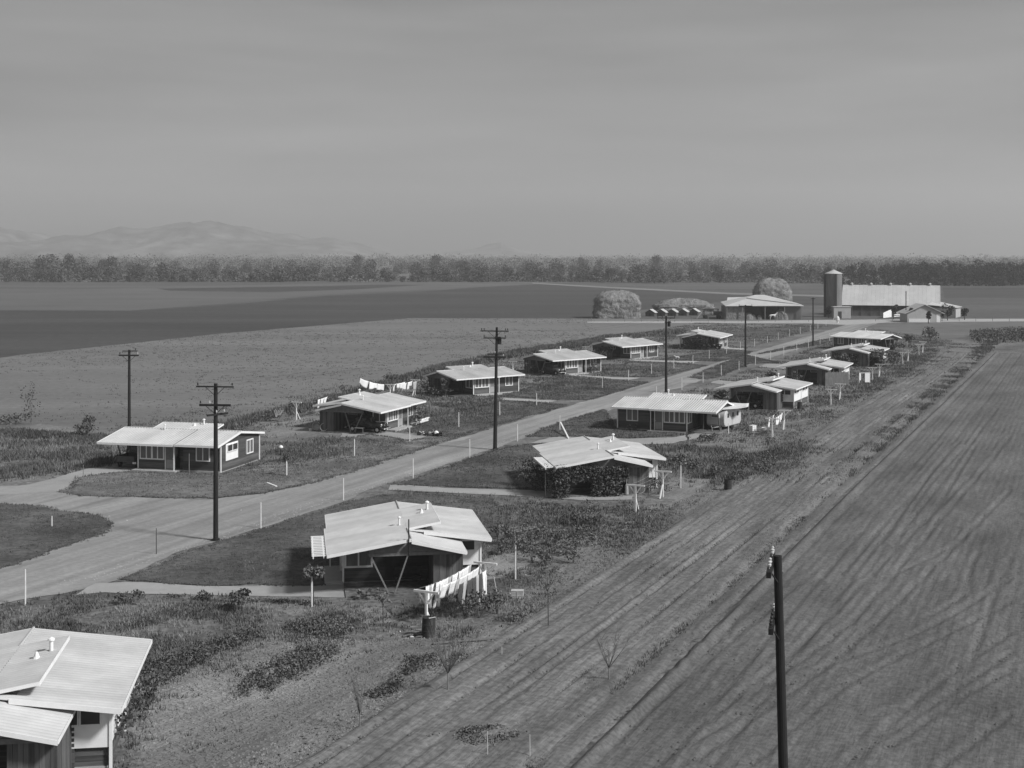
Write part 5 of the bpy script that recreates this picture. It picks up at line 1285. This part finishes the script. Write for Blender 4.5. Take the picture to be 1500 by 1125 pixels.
# ================================================================ FARMYARD
# haystacks
def haystack(x, y, rz, wx, wy, h_, label, seed, round_=2.6, tuft=2200):
    r = empty('haystack', (x, y, 0), rz); tag(r, label, 'haystack', 'haystacks'); nu, nv = 64, 26; V = []
    for j in range(nv+1):
        v = j/nv
        for i in range(nu):
            a = 2*math.pi*i/nu; c, s_ = math.cos(a), math.sin(a); p = 5.0
            rad = (abs(c)**p+abs(s_)**p)**(-1/p)
            prof_ = max(0.0, 1-min(1.0, max(0.0, (v-.42)/.58))**round_)**(1/round_) if v > .42 else 1.0
            kx = .12+.88*prof_; zz = h_*(v if v < 1 else 1)
            q_ = mnoise.noise((c*2.2+seed, s_*2.2, v*3))*.10 + mnoise.noise((c*6+seed, s_*6, v*8))*.06
            V.append((c*rad*wx/2*(kx+q_), s_*rad*wy/2*(kx+q_), zz*(1+.05*mnoise.noise((c*2, s_*2, seed)))))
    Fc = [(j*nu+i, j*nu+(i+1) % nu, (j+1)*nu+(i+1) % nu, (j+1)*nu+i) for j in range(nv) for i in range(nu)]
    m = MB(); m.v = V; m.f = Fc+[[nv*nu+i for i in range(nu)]]; m.build('stack', M['hay'], r)
    VV = np.array(V); idx = nr.integers(0, len(VV), tuft); pp = VV[idx]*nr.uniform(.98, 1.04, (tuft, 1)); pp[:, 2] = np.clip(pp[:, 2], .1, None)
    C, Fq = cards(pp, nr.uniform(.15, .6, tuft), aspect=.35); np_obj('loose_straw', C, Fq, M['hay'], r); return r
X, Y = at(906, 467); haystack(X, Y+5, R(4), 12.6, 9, 7.7, 'big rounded haystack at the far end of the stubble field', 1)
X, Y = at(1000, 459); haystack(X+1, Y+6, R(0), 18, 8, 4.4, 'long low haystack behind the row of small sheds', 5, 1.7)
X, Y = at(1136, 447); haystack(X, Y+6, R(0), 13, 9, 9.4, 'rounded haystack rising behind the open hay shed', 9, 2.0)
# hog sheds
proto = None
for i in range(5):
    X, Y = at(952+i*15.8, 463.5-i*.35)
    lab = ['leftmost of the five small gabled sheds', 'second from left of the five small gabled sheds', 'middle one of the five small gabled sheds', 'fourth from left of the five small gabled sheds', 'rightmost of the five small gabled sheds'][i]
    if proto is None:
        r = empty('small_shed', (X, Y, 0), R(-22))
        q = MB(); q.prism([(-1.35, 0, 0), (1.35, 0, 0), (1.35, 0, 1.15), (0, 0, 2.0), (-1.35, 0, 1.15)], (0, 2.6, 0)); q.build('wall', M['siding'], r)
        q = MB()
        for s_ in (-1, 1): q.hexa([(0, -.25, 2.02), (0, 2.9, 2.02), (s_*1.65, 2.9, 1.0), (s_*1.65, -.25, 1.0)], [(0, -.25, 2.09), (0, 2.9, 2.09), (s_*1.65, 2.9, 1.07), (s_*1.65, -.25, 1.07)])
        q.build('roof', M['barnroof'], r)
        q = MB(); q.box(-.35, -.03, .05, .35, -.003, .9); q.build('door', M['darkwood'], r); proto = r; o = r
    else: o = copy_tree(proto)
    o.location = (X, Y, 0); tag(o, lab, 'shed', 'row of small gabled sheds')
# loader and wagons
X, Y = at(1045, 467); r = empty('hay_wagon', (X, Y+1.5, 0), R(3)); tag(r, 'dark covered wagon left of the open hay shed', 'wagon')
q = MB(); q.box(-3, -1, .9, 2.6, 1, 1.05); q.box(-2.6, -1, 2.6, 1.6, 1, 2.75); q.build('deck', M['darkwood'], r)
q = MB()
for x_ in (-2.5, -.5, 1.5):
    for y_ in (-.95, .95): q.box(x_-.08, y_-.05, 1, x_+.08, y_+.05, 2.6)
q.box(.4, -.9, 1.05, 2.5, .9, 2.0); q.build('rack', M['darkwood'], r)
q = MB(); q.prism([(-2.9, -1.1, 2.72), (-1.2, -1.1, 3.25), (1.9, -1.1, 2.75), (1.9, -1.1, 2.68), (-1.2, -1.1, 3.1), (-2.9, -1.1, 2.65)], (0, 2.2, 0)); q.build('canopy', M['midwood'], r)
for x_ in (-2.1, 1.7):
    for y_ in (-1.05, 1.05): q = MB(); q.disc_wheel((x_, y_, .5), .5, .12); q.build('wheel', M['rubber'], r, True)
q = MB(); q.bar((-4.6, -.8, .1), (-2.8, -.3, 2.4), .5, .1); o = q.build('loading_chute', M['palewood']); o.location = (X, Y+1.2, 0); tag(o, 'pale slanted loading plank left of the dark covered wagon', 'plank')
# hay shed
X, Y = at(1121, 468.5); r = empty('hay_shed', (X, Y+1.0, 0), R(0)); tag(r, 'open fronted hay shed with a low pitched roof and hay inside', 'hay shed')
q = MB(); e = 3.95; a_ = 6.6
def slab(q, pts, t_=.12): q.hexa([(x, y, z-t_) for x, y, z in pts], pts)
slab(q, [(-11, -1, e-.1), (10.6, -1, e-.05), (4.0, 5.0, a_-.9), (-4.2, 4.6, a_-.9)])
slab(q, [(-4.2, 4.6, a_-.88), (4.0, 5.0, a_-.88), (1.4, 8, a_), (-1.2, 8, a_)])
slab(q, [(4.0, 5.0, a_-.9), (10.6, -1, e-.03), (11.4, 12, e+.2), (1.4, 8, a_)])
slab(q, [(-11, -1, e-.1), (-4.2, 4.6, a_-.9), (-1.2, 8, a_), (-10.5, 11, e+.6)])
q.build('roof', M['barnroof'], r)
q = MB(); q.bar((-4.2, 4.6, a_-.8), (9.6, 0, e+.25), .3, .1); q.build('roof_trim', M['midwood'], r)
for x_ in (-10.5, -6.2, .0, 5.4, 10.1): q = MB(); q.box(x_-.1, -.8, 0, x_+.1, -.6, e-.15); q.build('post', M['midwood'], r)
q = MB(); q.box(-10.6, 0, 0, -5.4, 9, 3.6); q.build('hay_left', M['hay'], r)
q = MB(); q.box(5.6, .2, 0, 10.0, 9, 3.6); q.build('slatted_wall', M['boards'], r)
q = MB(); q.box(-5.3, 8, 0, 5.5, 8.2, 3.9); q.build('back_wall', M['darkwood'], r)
for x_, y_, s_ in ((-4.2, 1.2, 1.3), (-3.0, 1.4, .9), (-1.2, 1.6, .8), (3.8, 1.0, 1.4), (4.8, 1.2, 1.9), (5.0, .8, 1.2)): q = MB(); q.lathe([(s_*1.1, 0), (s_, s_*.6), (s_*.7, s_*1.2), (s_*.2, s_*1.5)], (x_, y_, 0), 12); q.build('hay_heap', M['hay'], r)
q = MB(); slab(q, [(-9.2, 9, 3.9), (-3.5, 9, 4.0), (-2.5, 14, 5.8), (-8.0, 14, 5.7)]); q.box(-9.2, 9.5, 0, -3, 13.5, 3.7); q.build('rear_lean_to', M['barnroof'], r)
# silo
X, Y = at(1224, 465); r = empty('silo', (X, Y+2.4, 0)); tag(r, 'tall round stave silo with a conical cap at the left end of the barn', 'silo')
q = MB(); pr = []
for k in range(16):
    z = k*.78; pr += [(2.35, z), (2.35, z+.68), (2.39, z+.69), (2.39, z+.77)]
q.lathe(pr, (0, 0, 0), 36); q.build('stave_wall', M['silo'], r)
q = MB(); q.lathe([(2.5, 12.45), (2.45, 12.55), (1.2, 13.1), (.25, 13.5), (.2, 13.6), (.05, 13.65)], (0, 0, 0), 36); q.build('cap', M['barnroof'], r)
q = MB(); q.box(-.1, -2.75, 0, .35, -2.38, 12.3); q.box(-2.75, -.4, 0, -2.36, .4, 12.2); q.build('chute', M['darkwood'], r)
# block bunker beside silo
X2, Y2 = at(1225, 466); r2 = empty('feed_room', (X2+.5, Y2-1.0, 0)); tag(r2, 'small pale block feed room at the foot of the silo', 'feed room')
q = MB(); q.box(-1.8, -1.6, 0, 3.0, .8, 3.2); q.build('wall', M['palewall'], r2); q = MB(); q.box(-1.95, -1.75, 3.201, 3.15, .95, 3.36); q.build('roof', M['barnroof'], r2)
q = MB(); q.box(-.6, -1.64, .05, .4, -1.603, 2.0); q.build('door', M['darkwood'], r2)
# barn
bx0 = (1231-750)*.2; bx1 = (1375-750)*.2; Yb = 400
r = empty('barn', (bx0+.2, Yb, 0), R(-17)); tag(r, 'long cattle barn with a big pale metal roof beside the silo', 'barn'); LB = 27.8
q = MB(); xx = 0
while xx < LB-.01:
    xe = min(xx+1.2, LB)
    slab(q, [(xx+.015, 0, 3.15), (xe, 0, 3.15), (xe+.9*0, 9.5, 8.85), (xx+.015, 9.5, 8.85)], .06); slab(q, [(xx+.015, 9.5, 8.85), (xe, 9.5, 8.85), (xe, 19, 3.15), (xx+.015, 19, 3.15)], .06); xx += 1.2
q.build('roof', M['barnroof'], r)
for k in range(5):
    q = MB(); x_ = 2.6+k*(LB-5.5)/4; q.lathe([(.35, 0), (.35, .4), (.5, .45), (.1, .75)], (x_, 9.5, 8.8), 12); q.build('roof_ventilator', M['barnroof'], r)
q = MB(); q.prism([(LB-.3, .4, 0), (LB-.3, 18.6, 0), (LB-.3, 18.6, 3.2), (LB-.3, 9.5, 8.65), (LB-.3, .4, 3.2)], (.15, 0, 0)); q.prism([(.3, .4, 0), (.3, 18.6, 0), (.3, 18.6, 3.2), (.3, 9.5, 8.65), (.3, .4, 3.2)], (.15, 0, 0)); q.box(.5, 5.5, 0, LB-.4, 5.7, 5.5)
q.build('wall', M['barnwall'], r)
q = MB(); q.box(.3, .5, 0, LB-8, .62, 1.7); q.build('front_rail_wall', M['barnwall'], r)
for k in range(11): q = MB(); x_ = .5+k*(LB-1)/10; q.box(x_-.09, .30, 0, x_+.09, .48, 3.1); q.build('post', M['midwood'], r)
q = MB(); q.box(LB-8.2, .1, 0, LB-5.2, .5, 2.6); q.build('side_panel', M['midwood'], r)
# lean-to roof at the right end
r = empty('milking_wing', ((1380-750)*.196, 391, 0), R(-28)); tag(r, 'pale roofed wing stepping down at the right end of the barn', 'barn wing')
q = MB(); slab(q, [(-3.5, -3.5, 3.6), (4.4, -3.5, 2.9), (4.4, 5, 2.9), (-3.5, 5, 4.6)], .1); q.build('roof', M['barnroof'], r)
q = MB(); q.box(-3, -3, 0, 4, 4.6, 2.75); q.build('wall', M['palewall'], r)
# milk house
X, Y = at(1354, 472.3); r = empty('milk_house', (X, Y, 0), R(0)); tag(r, 'small white gabled milk house in front of the barn', 'milk house')
wv = 4.5
q = MB(); q.prism([(-wv, 0, 0), (wv, 0, 0), (wv, 0, 2.5), (0, 0, 4.6), (-wv, 0, 2.5)], (0, 7, 0)); q.build('wall', M['palewall'], r)
q = MB()
for s_ in (-1, 1): q.hexa([(0, -.5, 4.68), (0, 7.6, 4.68), (s_*5.3, 7.6, 2.25), (s_*5.3, -.5, 2.25)], [(0, -.5, 4.82), (0, 7.6, 4.82), (s_*5.3, 7.6, 2.4), (s_*5.3, -.5, 2.4)])
q.build('roof', M['barnroof'], r)
q = MB(); q.box(3.2, -.06, .05, 4.1, -.003, 2.2); q.build('door', M['white'], r)
q = MB(); q.box(-4.1, -.05, .05, 1.4, -.003, 1.0); q.build('base_band', M['white_old'], r)
q = MB(); q.tube([(-3.7, 4.0, 0), (-3.7, 4.0, 8.2)], .12, 6); tag(q.build('flue_pole', M['pole']), 'thin dark pole standing in front of the barn roof', 'pole').location = (X, Y, 0)
# white panel fence
for i, (a_, b_, hh, lb) in enumerate([(1294, 1306, 1.8, 'solid white panel at the left end of the barnyard rail fence'), (1309, 1329, 1.4, 'white rail fence between the solid white panel and the milk house')]):
    p0 = Vector((*at(a_, 466), 0)); p1 = Vector((*at(b_, 464.5), 0)); q = MB()
    if i == 0: q.hexa([p0, p1, p1+Vector((0, .08, 0)), p0+Vector((0, .08, 0))], [p0+Vector((0, 0, 1.5)), p1+Vector((0, 0, 2.3)), p1+Vector((0, .08, 2.3)), p0+Vector((0, .08, 1.5))])
    else:
        for z in (.5, .95, 1.4): q.bar(p0+Vector((0, 0, z)), p1+Vector((0, 0, z)), .06, .22)
        for t_ in (0, .5, 1): c = p0.lerp(p1, t_); q.bar(c-Vector((0, .08, .1)), c+Vector((0, -.08, 1.55)), .12)
    tag(q.build('white_fence', M['white']), lb, 'fence', 'white fencing at the barnyard')
def yard_tree(px, py, h_, cw, label, m='treeD', n=420):
    r = empty('yard_tree', (*at(px, py), 0)); tag(r, label, 'tree', 'small trees around the milk house'); rg = np.random.default_rng(int(px))
    k = 7; c = np.column_stack([rg.normal(size=(k, 2))*cw*.2, rg.uniform(h_*.4, h_*.85, k)]); rr = np.full((k, 3), cw*.27)
    V, Fq = cards(blob_points(n, c, rr, rg, .4), rg.uniform(.25, .55, n), rng=rg); np_obj('crown', V, Fq, M[m], r)
    q = MB(); q.tube([(0, 0, 0), (0, 0, h_*.6)], [.14, .07], 7); q.build('trunk', M['bark'], r)
for a_ in ((1309, 468, 4.4, 2.2, 'dark conical tree between the white panel and the milk house'), (1333.5, 472, 4.0, 1.9, 'small dark tree at the left wall of the milk house'), (1360, 474, 3.6, 1.5, 'small tree before the middle of the milk house gable'),
           (1388, 469.5, 4.8, 3.2, 'wide dark tree at the right of the milk house'), (1378.5, 470.5, 2.6, 2.2, 'low dark bush like tree right against the milk house'), (1413, 468.5, 3.2, 2.2, 'lone round tree to the right of the barnyard'),
           (1214, 466, 3.6, 2.0, 'small dark tree at the left foot of the silo')): yard_tree(*a_)
# field fence posts
for i in range(26):
    x = 866+i*24.5; 
    if 1205 < x < 1262: continue
    q = MB(); q.tube([(0, 0, -.1), (0, 0, 1.25)], .06, 5); o = q.build('fence_post', M['midwood']); o.location = (*at(x, 471.5 if x < 1230 else 470.8), 0); tag(o, 'slim post in the fence line along the farm lane', 'fence post', 'posts along the farm lane')
q = MB(); q.lathe([(.2, 0), (.25, .4), (.5, .9), (.45, 1.5), (.1, 1.9)], (0, 0, 0), 10); o = q.build('mail_post', M['white_old']); o.location = (*at(1227, 473.5), 0); tag(o, 'white rounded marker at the meeting of the road and farm lane', 'marker')

# ================================================================ TREE BELT
def tree_proto(seed, h_, w_, m, n=900, leaf=.62):
    rg = np.random.default_rng(seed); r = empty('tree'); k = 20
    a = rg.uniform(0, 6.28, k); rr = rg.uniform(0, .36, k)*w_; z = rg.uniform(.10, .82, k)*h_
    rr *= np.clip(1.3-z/h_, .3, 1); c = np.column_stack([np.cos(a)*rr, np.sin(a)*rr, z]); s = rg.uniform(.13, .24, k)*w_
    rad = np.column_stack([s, s, s*.8])
    V, Fq = cards(blob_points(n, c, rad, rg, .45), rg.uniform(leaf*.6, leaf*1.35, n), rng=rg); V[:, 2] = np.maximum(V[:, 2], .15); np_obj('crown', V, Fq, M[m], r)
    q = MB(); q.tube([(0, 0, -.2), (.2, 0, h_*.3), (.1, .1, h_*.6)], [.035*h_, .025*h_, .01*h_], 7)
    for i in range(5): q.tube([(.15, 0, h_*.25), tuple(c[i]*.9)], [.018*h_, .006*h_], 5)
    q.build('trunk', M['bark'], r); r['w'] = w_; return r
prot = [tree_proto(101+i, *p) for i, p in enumerate([(8.5, 11, 'treeA'), (7.5, 9, 'treeA'), (9.5, 12, 'treeB'), (7, 10, 'treeB'), (10, 11, 'treeA'), (6, 9, 'treeB'), (8.5, 13, 'treeA')])]
dark = [tree_proto(201+i, *p, 1300, .8) for i, p in enumerate([(13, 12, 'treeD'), (14.5, 11, 'treeD'), (12, 13, 'treeD')])]
up = set()
def plant(pr, x, y, sc, label, cat, grp):
    if id(pr) not in up: o = pr; up.add(id(pr))
    else: o = copy_tree(pr)
    o.location = (x, y, 0); o.rotation_euler = (0, 0, rnd.uniform(0, 6.28)); w__ = 1.28 if cat == 'tree' and 'belt' in (grp or '') else 1.0; o.scale = (sc*rnd.uniform(.9, 1.2)*w__, sc*rnd.uniform(.9, 1.2)*w__, sc)
    tag(o, label, cat, grp); return o
for i in range(150):
    px = -45+i*10.6+rnd.uniform(-4, 4); by = 412.5 if px < 820 else 412.5+max(0, (px-820)/150)*2 if px < 980 else 413
    if px > 1225: continue
    X, Y = at(px, by+rnd.uniform(-1.2, .8)); sc = rnd.choice([.7, .85, 1.0, 1.12, 1.25])*rnd.uniform(.9, 1.1)
    plant(prot[rnd.randrange(7)], X, Y, sc, 'bushy tree in the front edge of the long belt of trees', 'tree', 'trees along the front of the tree belt')
for i in range(128):
    px = -45+i*12.2+rnd.uniform(-6, 6)
    if px > 1470: continue
    Y = rnd.uniform(960, 1250); X = (px-750)*Y/F; sc = rnd.choice([.9, 1.1, 1.25, 1.5])*rnd.uniform(.9, 1.1)
    if Y > 1000 and px < 180: sc *= 1.35
    plant(prot[rnd.randrange(7)], X, Y, sc, 'tree standing behind the front edge of the long tree belt', 'tree', 'trees behind the belt edge')
for px, Y, sc, lb in ((100, 960, 2.0, 'tall tree crown above the belt at far left'), (60, 980, 1.7, 'second tall crown at the far left of the belt'), (165, 1050, 1.75, 'tall crown left of the hill foot'), (525, 1200, 1.9, 'tall rounded crown below the right end of the hills'),
                      (640, 1250, 1.9, 'tall crown left of the tallest utility pole line'), (683, 1000, 1.45, 'dark crown standing out in mid belt'), (857, 885, 1.35, 'dark tree at the belt front above the rounded haystack'), (962, 1300, 1.8, 'tall crown above the middle of the belt'), (850, 1300, 1.6, 'tall crown in the belt right of centre')):
    X = (px-750)*Y/F; plant(prot[4 if px != 857 else 0], X, Y, sc, lb, 'tree', None)
for i, px in enumerate([1216, 1228, 1243, 1262, 1281, 1296, 1312, 1327, 1343, 1357, 1372, 1386, 1402, 1418, 1433, 1447, 1462, 1478, 1495, 1512]):
    X, Y = at(px, 419); sc = rnd.uniform(.88, 1.12)*(1.0 if px > 1240 else .8)
    plant(dark[i % 3], X, Y+rnd.uniform(-8, 8), sc, 'dense dark tree in the grove behind the barn', 'tree', 'dark grove behind the barn')
    if px > 1300: plant(dark[(i+1) % 3], X+6, Y+30, sc*1.05, 'dense dark tree in the second row of the grove behind the barn', 'tree', 'second row of the dark grove')
# low brush along the foot of the belt
A = P((-60,413.6),(400,413),(820,413),(1230,415.5),(1230,412),(820,410.5),(400,410.5),(-60,411)); a = sample(A, 1500); a = clump_filter(a, .03, -.15, 91, .1); k = 26
C = np.repeat(a, k, 0)+nr.normal(size=(len(a)*k, 2))*1.3; V, Fq = cards(np.column_stack([C, nr.uniform(.2, 3.4, len(C))*nr.random(len(C))]), nr.uniform(.5, 1.3, len(C)))
tag(np_obj('brush', V, Fq, M['wood']), kind='stuff', label='low scrub brush along the foot of the tree belt')
# distant woodland mass
N = 2600; Yw = 1250*np.exp(nr.random(N)*1.05); Xw = nr.uniform(-.42, .42, N)*Yw; hh = nr.uniform(7.5, 12.5, N)*np.where(nr.random(N) < .14, 1.45, 1)
K = 60; cx = np.repeat(Xw, K); cy = np.repeat(Yw, K); ch_ = np.repeat(hh, K)
d_ = nr.normal(size=(N*K, 3)); d_ /= np.linalg.norm(d_, axis=1)[:, None]
Pn = np.column_stack([cx+d_[:, 0]*ch_*.55, cy+d_[:, 1]*ch_*.5, ch_*.5+d_[:, 2]*ch_*.5])
V, Fq = cards(Pn, nr.uniform(.8, 1.7, N*K)); tag(np_obj('woodland', V, Fq, M['wood']), kind='stuff', label='distant scrub woodland fading to the horizon')
